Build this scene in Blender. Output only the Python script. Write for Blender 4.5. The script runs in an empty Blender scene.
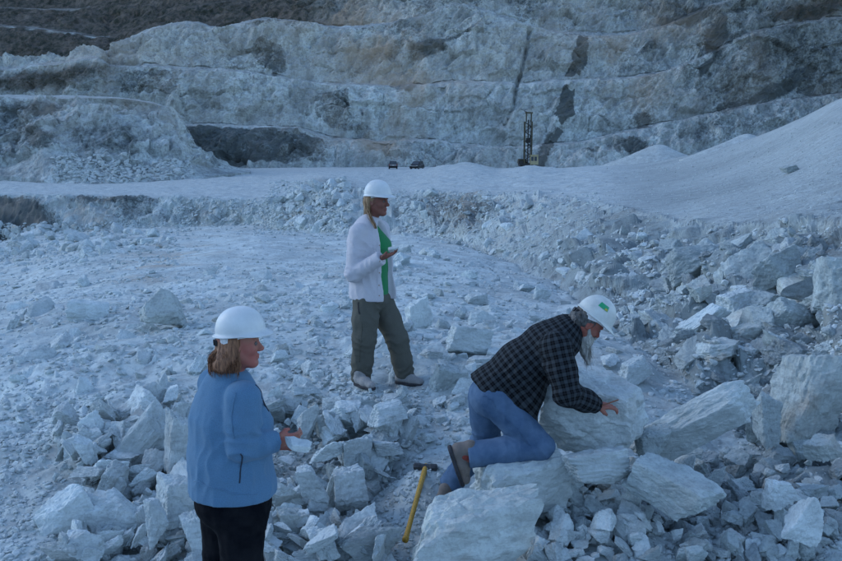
import bpy, math, random
import numpy as np
from mathutils import Vector, Matrix

scene = bpy.context.scene
COL = scene.collection
R = math.radians

# ------------------------------------------------------------------ camera, sky, sun, exposure
FPX = 903.0                       # focal length in photograph pixels (842 wide)
PITCH = R(8.22)
CAM_Z = 2.4
cam_data = bpy.data.cameras.new('camera')
cam = bpy.data.objects.new('camera', cam_data)
COL.objects.link(cam)
cam.location = (0, 0, CAM_Z)
cam.rotation_euler = (math.pi / 2 - PITCH, 0, 0)
cam_data.sensor_width = 36.0
cam_data.lens = 36.0 * FPX / 842.0
cam_data.clip_start = 0.05
cam_data.clip_end = 6000
scene.camera = cam

SUN_EL, SUN_AZ = R(30), R(-75)    # azimuth measured from +Y towards +X
world = bpy.data.worlds.new('World')
scene.world = world
world.use_nodes = True
wn = world.node_tree
for n in list(wn.nodes):
    wn.nodes.remove(n)
sky = wn.nodes.new('ShaderNodeTexSky')
sky.sky_type = 'NISHITA'
sky.sun_disc = False
sky.sun_elevation = SUN_EL
sky.sun_rotation = SUN_AZ
sky.altitude = 1500
sky.air_density = 1.0
sky.dust_density = 0.0
sky.ozone_density = 1.5
bg = wn.nodes.new('ShaderNodeBackground')
bg.inputs['Strength'].default_value = 0.15
wo = wn.nodes.new('ShaderNodeOutputWorld')
wn.links.new(sky.outputs['Color'], bg.inputs['Color'])
wn.links.new(bg.outputs['Background'], wo.inputs['Surface'])

sun_data = bpy.data.lights.new('sun', 'SUN')
sun_data.energy = 0.38
sun_data.angle = R(28)
sun_data.color = (1.0, 0.96, 0.9)
sun = bpy.data.objects.new('sun', sun_data)
COL.objects.link(sun)
sd = Vector((math.sin(SUN_AZ) * math.cos(SUN_EL), math.cos(SUN_AZ) * math.cos(SUN_EL), math.sin(SUN_EL)))
sun.rotation_euler = sd.to_track_quat('Z', 'Y').to_euler()

scene.view_settings.view_transform = 'Standard'
scene.view_settings.look = 'None'
scene.view_settings.gamma = 1.0
scene.view_settings.use_curve_mapping = False
scene.view_settings.exposure = 1.12
scene.render.engine = 'CYCLES'
scene.cycles.max_bounces = 5
scene.cycles.diffuse_bounces = 3

# ------------------------------------------------------------------ helpers
CP, SP = math.cos(PITCH), math.sin(PITCH)

def P(px, py, Y):
    """world point seen at photo pixel (px, py) at horizontal distance Y"""
    px = np.asarray(px, float); py = np.asarray(py, float); Y = np.asarray(Y, float)
    r = (px - 421.0) / FPX
    u = (280.5 - py) / FPX
    t = Y / (CP + u * SP)
    return np.stack(np.broadcast_arrays(r * t, Y, CAM_Z + t * (-SP + u * CP)), -1)

def py_of(z, Y):
    s = (np.asarray(z, float) - CAM_Z) / np.asarray(Y, float)
    return 280.5 - FPX * np.tan(np.arctan(s) + PITCH)

def scale_at(p):
    """photo pixels per metre at a world point"""
    return FPX / (p[1] * CP - (p[2] - CAM_Z) * SP)

_u = np.uint32
def _hash(ix, iy, iz, seed):
    with np.errstate(over='ignore'):
        h = (ix.astype(np.int64) & 0xffffffff).astype(_u) * _u(374761393)
        h = h + (iy.astype(np.int64) & 0xffffffff).astype(_u) * _u(668265263)
        h = h + (iz.astype(np.int64) & 0xffffffff).astype(_u) * _u(2246822519)
        h = h + _u((seed * 3266489917) & 0xffffffff)
        h = (h ^ (h >> _u(15))) * _u(2246822519)
        h = (h ^ (h >> _u(13))) * _u(3266489917)
        h = h ^ (h >> _u(16))
    return h.astype(np.float64) / 4294967295.0

def vnoise(p, seed=0):
    i = np.floor(p); f = p - i
    f = f * f * f * (f * (f * 6 - 15) + 10)
    x, y, z = i[..., 0], i[..., 1], i[..., 2]
    out = 0.0
    for dx in (0, 1):
        wx = f[..., 0] if dx else 1 - f[..., 0]
        for dy in (0, 1):
            wy = f[..., 1] if dy else 1 - f[..., 1]
            for dz in (0, 1):
                wz = f[..., 2] if dz else 1 - f[..., 2]
                out = out + wx * wy * wz * _hash(x + dx, y + dy, z + dz, seed)
    return out * 2 - 1

def fbm(p, octaves=4, seed=0, gain=0.5, ridged=False):
    a, s, out = 1.0, 1.0, 0.0
    for o in range(octaves):
        n = vnoise(p * s + o * 17.3, seed + o)
        if ridged:
            n = 1 - 2 * np.abs(n)
        out = out + a * n
        a *= gain; s *= 2.03
    return out

def facets(p, seed=0, tilt=1.0, soft=0.16):
    """blocky noise: a tilted plane per cell plus a crack value (0 at cell borders)"""
    i = np.floor(p)
    n = p.shape[0]
    d1 = np.full(n, 9.0); d2 = np.full(n, 9.0); val = np.zeros(n)
    for dx in (-1, 0, 1):
        for dy in (-1, 0, 1):
            for dz in (-1, 0, 1):
                cx, cy, cz = i[:, 0] + dx, i[:, 1] + dy, i[:, 2] + dz
                ox = _hash(cx, cy, cz, seed); oy = _hash(cx, cy, cz, seed + 1); oz = _hash(cx, cy, cz, seed + 2)
                q = np.stack([p[:, 0] - cx - ox, p[:, 1] - cy - oy, p[:, 2] - cz - oz], -1)
                d = np.einsum('ij,ij->i', q, q)
                g = np.stack([oy, oz, ox], -1) * 2 - 1
                v = (_hash(cx, cy, cz, seed + 3) * 2 - 1) * 0.7 + tilt * np.einsum('ij,ij->i', q, g)
                m = d < d1
                d2 = np.where(m, d1, np.minimum(d2, d))
                val = np.where(m, v, val)
                d1 = np.where(m, d, d1)
    crack = np.sqrt(d2) - np.sqrt(d1)
    w = np.clip(crack / soft, 0, 1)
    return val * w * w * (3 - 2 * w), crack

def mesh_from(name, verts, quads=None, tris=None, smooth=True):
    me = bpy.data.meshes.new(name)
    verts = np.asarray(verts, np.float32)
    loops, starts, n = [], [], 0
    if quads is not None and len(quads):
        q = np.asarray(quads, np.int32)
        loops.append(q.ravel()); starts.append(np.arange(len(q)) * 4); n = q.size
    if tris is not None and len(tris):
        t = np.asarray(tris, np.int32)
        loops.append(t.ravel()); starts.append(n + np.arange(len(t)) * 3)
    loops = np.concatenate(loops); starts = np.concatenate(starts)
    me.vertices.add(len(verts)); me.vertices.foreach_set('co', verts.ravel())
    me.loops.add(len(loops)); me.loops.foreach_set('vertex_index', loops.astype(np.int32))
    me.polygons.add(len(starts)); me.polygons.foreach_set('loop_start', starts.astype(np.int32))
    me.update(calc_edges=True)
    me.validate()
    me.polygons.foreach_set('use_smooth', np.full(len(me.polygons), smooth, bool))
    return me

def link(name, me, mat=None, parent=None, loc=None):
    o = bpy.data.objects.new(name, me)
    COL.objects.link(o)
    if mat is not None:
        me.materials.append(mat)
    if parent is not None:
        o.parent = parent
    if loc is not None:
        o.location = loc
    return o

def empty(name, loc, label, cat, group=None):
    o = bpy.data.objects.new(name, None)
    COL.objects.link(o)
    o.empty_display_size = 0.1
    o.location = loc
    tag(o, label, cat, group)
    return o

def tag(o, label=None, cat=None, group=None, kind=None):
    if label: o['label'] = label
    if cat: o['category'] = cat
    if group: o['group'] = group
    if kind: o['kind'] = kind
    return o

def set_attr(me, name, vals):
    a = me.attributes.new(name, 'FLOAT', 'POINT')
    a.data.foreach_set('value', np.asarray(vals, np.float32))

def set_vec(me, name, vals):
    a = me.attributes.new(name, 'FLOAT_VECTOR', 'POINT')
    a.data.foreach_set('vector', np.asarray(vals, np.float32).ravel())

class MB:
    """collects boxes and tubes into one mesh"""
    def __init__(s):
        s.v, s.q, s.t, s.n = [], [], [], 0
    def add(s, v, q=None, t=None):
        v = np.asarray(v, float)
        if q is not None and len(q): s.q.append(np.asarray(q) + s.n)
        if t is not None and len(t): s.t.append(np.asarray(t) + s.n)
        s.v.append(v); s.n += len(v)
        return s
    def box(s, c, h, rot=None, taper=1.0):
        c = np.asarray(c, float); h = np.asarray(h, float)
        v = np.array([[x * (taper if z > 0 else 1), y * (taper if z > 0 else 1), z] for x in (-1, 1) for y in (-1, 1) for z in (-1, 1)], float) * h
        if rot is not None: v = v @ np.array(rot).T
        return s.add(v + c, [[0, 1, 3, 2], [4, 6, 7, 5], [0, 4, 5, 1], [2, 3, 7, 6], [0, 2, 6, 4], [1, 5, 7, 3]])
    def tube(s, pts, rad, n=10, caps=True, flat=1.0):
        pts = np.asarray(pts, float); rad = np.broadcast_to(np.asarray(rad, float), (len(pts),))
        tan = np.gradient(pts, axis=0)
        up = np.array([0.13, 0.21, 1.0])
        rings = []
        for i in range(len(pts)):
            t = tan[i] / (np.linalg.norm(tan[i]) + 1e-9)
            if abs(np.dot(t, up / np.linalg.norm(up))) > 0.97: up = np.array([1.0, 0.1, 0.0])
            a = np.cross(t, up); a /= np.linalg.norm(a); b = np.cross(a, t)
            th = np.arange(n) * 2 * math.pi / n
            rings.append(pts[i] + rad[i] * (np.cos(th)[:, None] * a + flat * np.sin(th)[:, None] * b))
        v = np.concatenate(rings); q = []
        for i in range(len(pts) - 1):
            for j in range(n):
                k = (j + 1) % n
                q.append([i * n + j, i * n + k, (i + 1) * n + k, (i + 1) * n + j])
        t = []
        if caps:
            v = np.concatenate([v, pts[:1], pts[-1:]]); m = len(pts) * n
            for j in range(n):
                k = (j + 1) % n
                t.append([m, k, j]); t.append([m + 1, (len(pts) - 1) * n + j, (len(pts) - 1) * n + k])
        return s.add(v, q, t)
    def mesh(s, name, smooth=False):
        return mesh_from(name, np.concatenate(s.v), np.concatenate(s.q) if s.q else None, np.concatenate(s.t) if s.t else None, smooth)
    def build(s, name, mat, parent=None, smooth=False, loc=None):
        return link(name, s.mesh(name, smooth), mat, parent, loc)

# ------------------------------------------------------------------ materials
def new_mat(name, rough=0.9, spec=0.25):
    m = bpy.data.materials.new(name); m.use_nodes = True
    nt = m.node_tree
    b = nt.nodes['Principled BSDF']
    b.inputs['Roughness'].default_value = rough
    b.inputs['Specular IOR Level'].default_value = spec
    return m, nt, b

class NT:
    def __init__(s, nt): s.nt = nt
    def n(s, t, **kw):
        x = s.nt.nodes.new(t)
        for k, v in kw.items():
            if k.startswith('i_'): x.inputs[k[2:].replace('_', ' ')].default_value = v
            else: setattr(x, k, v)
        return x
    def l(s, a, b): s.nt.links.new(a, b)
    def noise(s, vec, scale, detail=4, rough=0.6, dist=0.0):
        x = s.n('ShaderNodeTexNoise'); x.inputs['Scale'].default_value = scale
        x.inputs['Detail'].default_value = detail; x.inputs['Roughness'].default_value = rough
        x.inputs['Distortion'].default_value = dist
        s.l(vec, x.inputs['Vector']); return x.outputs['Fac']
    def ramp(s, fac, stops):
        x = s.n('ShaderNodeValToRGB'); cr = x.color_ramp
        while len(cr.elements) < len(stops): cr.elements.new(0.5)
        for e, (p, c) in zip(cr.elements, stops):
            e.position = p; e.color = (c, c, c, 1) if not hasattr(c, '__len__') else (*c, 1)
        s.l(fac, x.inputs['Fac']); return x.outputs['Color']
    def mix(s, fac, a, b, mode='MIX'):
        x = s.n('ShaderNodeMix', data_type='RGBA', blend_type=mode)
        for val, k in ((fac, 0), (a, 6), (b, 7)):
            if hasattr(val, 'is_linked'): s.l(val, x.inputs[k])
            elif k == 0: x.inputs[k].default_value = val
            else: x.inputs[k].default_value = (*val, 1)
        return x.outputs[2]
    def math(s, op, a, b=None):
        x = s.n('ShaderNodeMath', operation=op)
        for val, k in ((a, 0), (b, 1)):
            if val is None: continue
            if hasattr(val, 'is_linked'): s.l(val, x.inputs[k])
            else: x.inputs[k].default_value = val
        return x.outputs[0]
    def mapping(s, vec, scale=(1, 1, 1), rot=(0, 0, 0)):
        x = s.n('ShaderNodeMapping'); x.inputs['Scale'].default_value = scale; x.inputs['Rotation'].default_value = rot
        s.l(vec, x.inputs['Vector']); return x.outputs['Vector']
    def attr(s, name):
        return s.n('ShaderNodeAttribute', attribute_name=name).outputs['Fac']
    def bump(s, h, strength, dist):
        x = s.n('ShaderNodeBump'); x.inputs['Strength'].default_value = strength; x.inputs['Distance'].default_value = dist
        s.l(h, x.inputs['Height']); return x.outputs['Normal']

def ground_mat(name, scale, bump_d, pale=(0.585, 0.665, 0.66), detail_rough=0.65, speck=0.3, wall=False):
    """pale crushed rock; attributes tone / ochre / veg hold colour zones, some with shading painted in"""
    m, nt, b = new_mat(name, 0.95, 0.15)
    s = NT(nt)
    pos = s.n('ShaderNodeNewGeometry').outputs['Position']
    n1 = s.noise(pos, scale, 6, detail_rough)
    n2 = s.noise(pos, scale * 4.7, 4, 0.7)
    n3 = s.noise(s.mapping(pos, (1, 1, 0.45), (0.3, 0.5, 0.2)), scale * 0.4, 4, 0.6)
    c = s.mix(s.ramp(n1, [(0.30, 0.0), (0.62, 1.0)]), tuple(x * 0.62 for x in pale), pale)
    c = s.mix(s.math('MULTIPLY', s.ramp(n2, [(0.49, 0.0), (0.66, 1.0)]), 0.62), c, (0.265, 0.29, 0.295))
    n5 = s.noise(pos, scale * 17, 2, 0.7)
    c = s.mix(s.math('MULTIPLY', s.ramp(n5, [(0.50, 0.0), (0.66, 1.0)]), speck), c, (0.19, 0.205, 0.205))
    if wall:
        n6 = s.noise(s.mapping(pos, (1, 1, 0.16), (0.0, 0.55, 0.0)), 0.55, 4, 0.65)
        c = s.mix(s.math('MULTIPLY', s.ramp(n6, [(0.47, 0.0), (0.62, 1.0)]), 0.6), c, (0.20, 0.225, 0.225))
        n7 = s.noise(s.mapping(pos, (1, 1, 0.30), (0.0, -0.7, 0.3)), 0.16, 3, 0.6)
        c = s.mix(s.math('MULTIPLY', s.ramp(n7, [(0.48, 0.0), (0.64, 1.0)]), 0.45), c, (0.17, 0.19, 0.195))
    tone = s.attr('tone')
    k = s.math('ADD', tone, s.math('ADD', s.math('MULTIPLY', s.math('SUBTRACT', n1, 0.5), 0.9), s.math('MULTIPLY', s.math('SUBTRACT', n2, 0.5), 0.9)))
    k = s.math('ADD', k, s.math('MULTIPLY', s.math('SUBTRACT', n5, 0.5), 0.5))
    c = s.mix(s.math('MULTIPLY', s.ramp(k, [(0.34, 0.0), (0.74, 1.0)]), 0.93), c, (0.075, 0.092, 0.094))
    gr = s.attr('grey')
    c = s.mix(gr, c, s.mix(1.0, c, (0.50, 0.52, 0.53), 'MULTIPLY'))
    och = s.math('MULTIPLY', s.attr('ochre'), s.ramp(n3, [(0.45, 0.0), (0.62, 1.0)]))
    c = s.mix(och, c, (0.36, 0.30, 0.235))
    vg = s.attr('veg')
    c2 = s.mix(s.ramp(n2, [(0.40, 0.0), (0.58, 1.0)]), (0.085, 0.072, 0.062), (0.022, 0.027, 0.02))
    c2 = s.mix(s.math('MULTIPLY', s.ramp(n1, [(0.52, 0.0), (0.66, 1.0)]), 0.5), c2, (0.16, 0.135, 0.115))
    c = s.mix(vg, c, c2)
    s.l(c, b.inputs['Base Color'])
    h = s.math('ADD', s.math('MULTIPLY', n1, 0.6 if wall else 1.0), s.math('MULTIPLY', n2, 0.6 if wall else 0.45))
    if wall: h = s.math('ADD', h, s.math('MULTIPLY', n5, 0.30))
    s.l(s.bump(h, 1.0, bump_d), b.inputs['Normal'])
    return m

def rock_mat(name, pale, vein, ochre_amt, och=(0.40, 0.27, 0.16)):
    m, nt, b = new_mat(name, 0.9, 0.2)
    s = NT(nt)
    pos = s.n('ShaderNodeNewGeometry').outputs['Position']
    oi = s.n('ShaderNodeObjectInfo').outputs['Random']
    off = s.n('ShaderNodeVectorMath', operation='ADD'); s.l(pos, off.inputs[0])
    cmb = s.n('ShaderNodeCombineXYZ'); s.l(s.math('MULTIPLY', oi, 37.0), cmb.inputs[0]); s.l(s.math('MULTIPLY', oi, 91.0), cmb.inputs[2])
    s.l(cmb.outputs[0], off.inputs[1])
    v = off.outputs[0]
    n1 = s.noise(v, 3.0, 5, 0.68)
    n2 = s.noise(s.mapping(v, (1, 1, 3.2), (0.5, 0.35, 0.3)), 6.0, 5, 0.7)
    n3 = s.noise(v, 1.7, 3, 0.6)
    n4 = s.noise(v, 42.0, 2, 0.7)
    c = s.mix(s.ramp(n1, [(0.30, 0.0), (0.60, 1.0)]), tuple(x * 0.70 for x in pale), pale)
    c = s.mix(s.math('MULTIPLY', s.ramp(n2, [(0.48, 0.0), (0.64, 1.0)]), 0.5), c, vein)
    c = s.mix(s.math('MULTIPLY', s.ramp(n3, [(0.55, 0.0), (0.70, 1.0)]), ochre_amt), c, och)
    c = s.mix(s.math('MULTIPLY', s.ramp(n4, [(0.50, 0.0), (0.66, 1.0)]), 0.35), c, vein)
    dk = s.math('ADD', s.math('MULTIPLY', oi, 0.24), 0.80)
    g = s.n('ShaderNodeCombineColor')
    for k in range(3): s.l(dk, g.inputs[k])
    c = s.mix(1.0, c, g.outputs[0], 'MULTIPLY')
    s.l(c, b.inputs['Base Color'])
    h = s.math('ADD', n1, s.math('ADD', s.math('MULTIPLY', n2, 0.3), s.math('MULTIPLY', n4, 0.15)))
    s.l(s.bump(h, 0.9, 0.035), b.inputs['Normal'])
    return m

def plain_mat(name, col, rough=0.7, spec=0.3, nscale=60.0, namt=0.25, bump=0.0, metal=0.0, stretch=(1, 1, 1)):
    m, nt, b = new_mat(name, rough, spec)
    s = NT(nt)
    pos = s.n('ShaderNodeTexCoord').outputs['Object']
    n = s.noise(s.mapping(pos, stretch), nscale, 5, 0.65)
    c = s.mix(s.ramp(n, [(0.3, 0.0), (0.7, 1.0)]), tuple(x * (1 - namt) for x in col), tuple(min(1, x * (1 + namt)) for x in col))
    s.l(c, b.inputs['Base Color'])
    b.inputs['Metallic'].default_value = metal
    if bump: s.l(s.bump(n, 0.7, bump), b.inputs['Normal'])
    return m

M_GROUND = ground_mat('crushed_rock', 0.9, 0.05)
M_SPOIL = ground_mat('fine_spoil', 1.6, 0.012, pale=(0.56, 0.63, 0.63), detail_rough=0.75)
M_WALL = ground_mat('quarry_rock', 0.11, 0.9, pale=(0.53, 0.60, 0.60), speck=0.55, wall=True)
M_ROCK = rock_mat('pale_rock', (0.62, 0.69, 0.69), (0.27, 0.31, 0.315), 0.20)
M_ROCK_OCHRE = rock_mat('ochre_stained_rock', (0.55, 0.61, 0.59), (0.27, 0.295, 0.29), 0.5)
M_ROCK_GREY = rock_mat('grey_rock', (0.46, 0.53, 0.53), (0.19, 0.22, 0.225), 0.08)
M_ROCK_SHADED = rock_mat('shaded_grey_rock', (0.33, 0.38, 0.39), (0.14, 0.165, 0.17), 0.15)  # darker copy of the grey rock, puts the right bank's shading into its colour
M_ROCK_DUST = rock_mat('dusty_rock', (0.64, 0.715, 0.715), (0.38, 0.44, 0.44), 0.04)
# ------------------------------------------------------------------ terrain: lofted sheets
def curve(pts, px, log=False):
    """smooth (monotone cubic) interpolation of control points"""
    x = np.array([p[0] for p in pts], float); y = np.array([p[1] for p in pts], float)
    if log: y = np.log(y)
    h = np.diff(x); d = np.diff(y) / h
    m = np.zeros(len(x)); m[0], m[-1] = d[0], d[-1]
    for i in range(1, len(x) - 1):
        m[i] = 0 if d[i - 1] * d[i] <= 0 else 2 * d[i - 1] * d[i] / (d[i - 1] + d[i])
    q = np.clip(px, x[0], x[-1])
    k = np.clip(np.searchsorted(x, q) - 1, 0, len(h) - 1)
    t = (q - x[k]) / h[k]
    o = (1 + 2 * t) * (1 - t) ** 2 * y[k] + t * (1 - t) ** 2 * h[k] * m[k] + t * t * (3 - 2 * t) * y[k + 1] + t * t * (t - 1) * h[k] * m[k + 1]
    return np.exp(o) if log else o

def grid_quads(nr, nc):
    i = np.arange(nr * nc).reshape(nr, nc)
    return np.stack([i[:-1, :-1], i[:-1, 1:], i[1:, 1:], i[1:, :-1]], -1).reshape(-1, 4)

def grid_normals(V):
    du = np.gradient(V, axis=1); dv = np.gradient(V, axis=0)
    n = np.cross(du, dv)
    return n / (np.linalg.norm(n, axis=-1, keepdims=True) + 1e-12)

def blob(px, py, cx, cy, rx, ry, rot=0.0, soft=0.5):
    c, s = math.cos(R(rot)), math.sin(R(rot))
    x, y = px - cx, py - cy
    a, b = (x * c + y * s) / rx, (-x * s + y * c) / ry
    d = np.sqrt(a * a + b * b)
    return np.clip((1 + soft - d) / (2 * soft), 0, 1)

# ---- the pit floor, its bank and the upper bench
GPX = np.linspace(-260, 1100, 760)
NC = len(GPX)
FZ = ([(0.5, 0.85), (1.5, 0.6), (2.5, 0.3), (3.6, -0.06), (4.4, -0.10), (5.0, -0.02), (5.7, 0.06), (6.4, 0.15), (7.0, 0.25), (7.6, 0.36), (9.0, 0.40),
       (12, 0.2), (18, -0.3), (30, -1.4), (50, -3.0), (80, -5.0), (120, -7.0)])
def floor_z(Y):
    return np.interp(np.log(Y), np.log([a for a, b in FZ]), [b for a, b in FZ])

TOE = [(-260, 246, 80), (0, 241, 78), (60, 234, 77), (150, 229, 76), (250, 227, 72), (300, 232, 60), (350, 235, 50), (400, 235, 48),
       (440, 240, 44), (480, 252, 33), (520, 268, 25), (560, 290, 17.5), (600, 320, 12), (650, 362, 9.4), (700, 400, 8), (770, 440, 6.9), (842, 478, 6), (1100, 520, 5.2)]
CREST = [(-260, 195, 84), (0, 196, 81.5), (60, 196, 80.5), (150, 198, 79), (250, 200, 75), (285, 196, 72), (325, 183, 66), (360, 189, 62), (400, 196, 58),
         (440, 192, 55), (480, 196, 46), (520, 197, 40), (560, 198, 35), (600, 204, 28), (640, 212, 23), (700, 222, 17), (760, 222, 14), (842, 222, 11), (1100, 215, 8)]
BERM = [(-260, 178, 140), (0, 181, 138), (100, 184, 135), (200, 177, 150), (300, 172, 165), (360, 170.5, 180), (400, 170, 182), (425, 168.5, 165), (445, 165.5, 150),
        (470, 165, 145), (498, 170, 140), (530, 166.5, 140), (560, 168, 140), (590, 166, 132), (640, 163, 118),
        (700, 153, 96), (750, 139, 76), (800, 119, 60), (842, 99, 52), (1100, 20, 36)]
BEHIND = [(-260, 176, 165), (300, 170, 190), (400, 169.5, 198), (470, 171, 175), (600, 172, 165), (662, 165, 145), (760, 155, 105), (842, 135, 85), (1100, 80, 70)]
FOOT = [(-260, 170, 224), (200, 168.5, 222), (300, 167.5, 222), (400, 167, 222), (530, 168, 224), (842, 168, 232), (1100, 168, 238)]

def row(c): return curve([(a, b) for a, b, d in c], GPX), curve([(a, d) for a, b, d in c], GPX, True)
toe_py, toe_Y = row(TOE); cr_py, cr_Y = row(CREST); be_py, be_Y = row(BERM); bh_py, bh_Y = row(BEHIND); ft_py, ft_Y = row(FOOT)
toe_z = P(GPX, toe_py, toe_Y)[:, 2]
Yr = np.concatenate([np.geomspace(0.5, 4.4, 20), 1 / np.linspace(1 / 4.5, 1 / 40, 300), np.geomspace(40, 70, 50)[1:], np.linspace(70, 84, 60)[1:], np.geomspace(84, 234, 64)[1:]])
cr_z = P(GPX, cr_py, cr_Y)[:, 2]; be_z = P(GPX, be_py, be_Y)[:, 2]; bh_z = P(GPX, bh_py, bh_Y)[:, 2]; ft_z = P(GPX, ft_py, ft_Y)[:, 2]
G_Y = np.repeat(Yr[:, None], NC, 1); G_k = np.zeros(G_Y.shape); G_z = np.zeros(G_Y.shape)
up = np.clip((GPX - 600) / 80, 0, 1)                         # the piles rise more steeply towards their tops
for i, Y in enumerate(Yr):
    t = np.clip((1 / 4.5 - 1 / Y) / (1 / 4.5 - 1 / toe_Y), 0, 1)
    z = floor_z(np.full(NC, Y)) + t ** 3 * (toe_z - floor_z(toe_Y)); k = np.ones(NC)
    seg = lambda y0, y1: np.clip((Y - y0) / (y1 - y0), 0, 1)
    m = Y > toe_Y; w = seg(toe_Y, cr_Y); z = np.where(m, toe_z + (cr_z - toe_z) * w, z); k = np.where(m, 2, k)
    m = Y > cr_Y; w = seg(cr_Y, be_Y); w = w * (1 - up) + up * (0.25 * w + 0.75 * w * w * (3 - 2 * w)); z = np.where(m, cr_z + (be_z - cr_z) * w, z); k = np.where(m, 3, k)
    m = Y > be_Y; z = np.where(m, be_z + (bh_z - be_z) * seg(be_Y, bh_Y), z); k = np.where(m, 4, k)
    m = Y > bh_Y; z = np.where(m, bh_z + (ft_z - bh_z) * seg(bh_Y, ft_Y), z)
    G_z[i] = z; G_k[i] = k
G_py = py_of(G_z, G_Y)
G_px = np.broadcast_to(GPX, G_Y.shape)
G = P(G_px, G_py, G_Y)
GN = grid_normals(G)
GN = np.where(GN[..., 2:3] < 0, -GN, GN)
# relief in metres
p = G.reshape(-1, 3); yk = G_Y.reshape(-1); kk = G_k.reshape(-1)
near = np.clip((22 - yk) / 14, 0, 1)
bank = (kk == 2).astype(float).reshape(G_Y.shape)
for _ in range(6):                                            # soften the border of the bank zone
    b2 = bank.copy(); b2[1:-1] = (bank[:-2] + bank[1:-1] + bank[2:]) / 3; b2[:, 1:-1] = (b2[:, :-2] + b2[:, 1:-1] + b2[:, 2:]) / 3; bank = b2
bank = bank.reshape(-1)
disp = near * (0.10 * fbm(p * 0.8, 4, 3) + 0.007 * fbm(p * 6.0, 3, 9))
f1, c1 = facets(p * np.array([1.3, 1.3, 1.7]), 11, soft=0.2)
f2, c2 = facets(p * np.array([3.4, 3.4, 4.2]), 15, soft=0.22)
rightbank = bank * np.clip((36 - yk) / 12, 0, 1)
disp += rightbank * (0.24 * f1 * np.clip((30 - yk) / 10, 0, 1) + 0.09 * f2 * np.clip((15 - yk) / 4, 0, 1) - 0.06 * np.clip(0.12 - c1, 0, 1) / 0.12 + 0.10 * fbm(p * 0.5, 3, 21))
nearfloor = near * (1 - bank)
disp += nearfloor * (0.045 * f1 + 0.03 * np.clip(f2, -0.2, 1))
far = 1 - near
bx, by = G_px.reshape(-1), G_py.reshape(-1)
disp -= 0.10 * blob(bx, by, 330, 490, 60, 70, 0, .5) + 0.08 * blob(bx, by, 140, 520, 60, 60, 0, .5)
pile = np.clip((G_px.reshape(-1) - 590) / 60, 0, 1) * (kk >= 3)
disp += far * (1 - bank) * (1 - 0.9 * pile) * (0.16 * fbm(p * 0.22, 4, 31) + 0.05 * fbm(p * 1.1, 3, 37)) * np.clip((2.2 - kk) + 0.55, 0.55, 1)
f3, c3 = facets(p * np.array([0.75, 0.75, 0.9]), 41)
lb = bank * np.clip((yk - 26) / 12, 0, 1)
disp += lb * (0.42 * f3 + 0.35 * fbm(p * 0.8, 4, 43, ridged=True) * 0.6)
disp += (kk == 3) * (0.012 * np.sqrt(yk)) * fbm(p * 0.6, 3, 51) * (1 - 0.9 * pile)
G = G + (GN.reshape(-1, 3) * disp[:, None]).reshape(G.shape)
# the ground meets the feet that stand on it
for ax, ay, aY in ((359, 385, 7.47), (366, 387, 7.40), (401, 383, 7.62), (412, 384, 7.56), (426, 468, 5.95)):
    q = P(ax, ay, aY); d2 = (G[..., 0] - q[0]) ** 2 + (G[..., 1] - q[1]) ** 2
    G[..., 2] += (q[2] - G.reshape(-1, 3)[np.argmin(d2), 2] - 0.005) * np.exp(-d2 / 0.22 ** 2)
me = mesh_from('quarry_floor', G.reshape(-1, 3), grid_quads(*G_Y.shape), smooth=False)
px, py = G_px.reshape(-1), G_py.reshape(-1)
tone = 0.85 * blob(px, py, 12, 222, 40, 26, 0, 0.35) * (kk == 2) + 0.50 * lb * np.clip(fbm(p * 0.25, 3, 61) + 0.5, 0, 1) * np.clip((330 - px) / 60, 0.3, 1)  # far-left face: dark rock with its shadow put into the tone
tone += 0.55 * blob(px, py, 325, 187, 32, 9, 0, 0.6) + 0.4 * blob(px, py, 430, 205, 40, 14, 0, 0.7) + 0.45 * blob(px, py, 470, 218, 40, 18, -20, 0.7)
tone += 0.45 * rightbank * np.clip(fbm(p * 1.2, 3, 63) + 0.1, 0, 1) + 0.30 * rightbank * np.clip(0.1 - c1, 0, 0.1) * 10
tone += 0.25 * blob(px, py, 790, 300, 90, 90, 0, 0.8) + 0.22 * blob(px, py, 780, 530, 200, 90, 0, .8)  # lower right: darkening towards the frame corner put into the ground tone
tone += 0.13 * blob(px, py, 780, 175, 130, 50, -10, 0.8) * (kk >= 3) + 0.06 * (kk == 3)
tone += 0.05 + 0.10 * near * np.clip(fbm(p * 0.7, 3, 68), 0, 1)
tone += 0.6 * blob(px, py, 100, 200, 110, 2.5, 0, 0.6) * np.clip(fbm(p * 0.2, 2, 66) + 0.3, 0, 1)
ochre = 0.75 * blob(px, py, 160, 266, 42, 15, -8, 0.8) + 0.3 * blob(px, py, 100, 215, 90, 14, 0, 0.8) + 0.25 * blob(px, py, 245, 215, 60, 10, 0, 0.8)
ochre += 0.30 * blob(px, py, 490, 212, 50, 16, 0, 0.8) + 0.22 * (kk <= 2) * np.clip(fbm(p * 0.35, 3, 77) + 0.4, 0, 1) + 0.06
tone = np.where(yk < 30, np.clip(tone, 0, 0.30), tone)
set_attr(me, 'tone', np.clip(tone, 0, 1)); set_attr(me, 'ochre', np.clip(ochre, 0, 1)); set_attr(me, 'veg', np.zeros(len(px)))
grey = pile * (0.42 + 0.2 * fbm(p * 0.15, 3, 69)) + 0.10 * (kk >= 3) + 0.95 * rightbank + 0.40 * blob(px, py, 790, 500, 220, 120, 0, .8) + 0.35 * lb + 0.2 * near * np.clip(fbm(p * 0.5, 3, 70), 0, 1)  # besides grey rock, holds painted bank shading and falloff towards the lower-right corner
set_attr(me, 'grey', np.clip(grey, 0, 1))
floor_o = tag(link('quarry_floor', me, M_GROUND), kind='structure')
me.materials.append(M_SPOIL)
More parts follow.
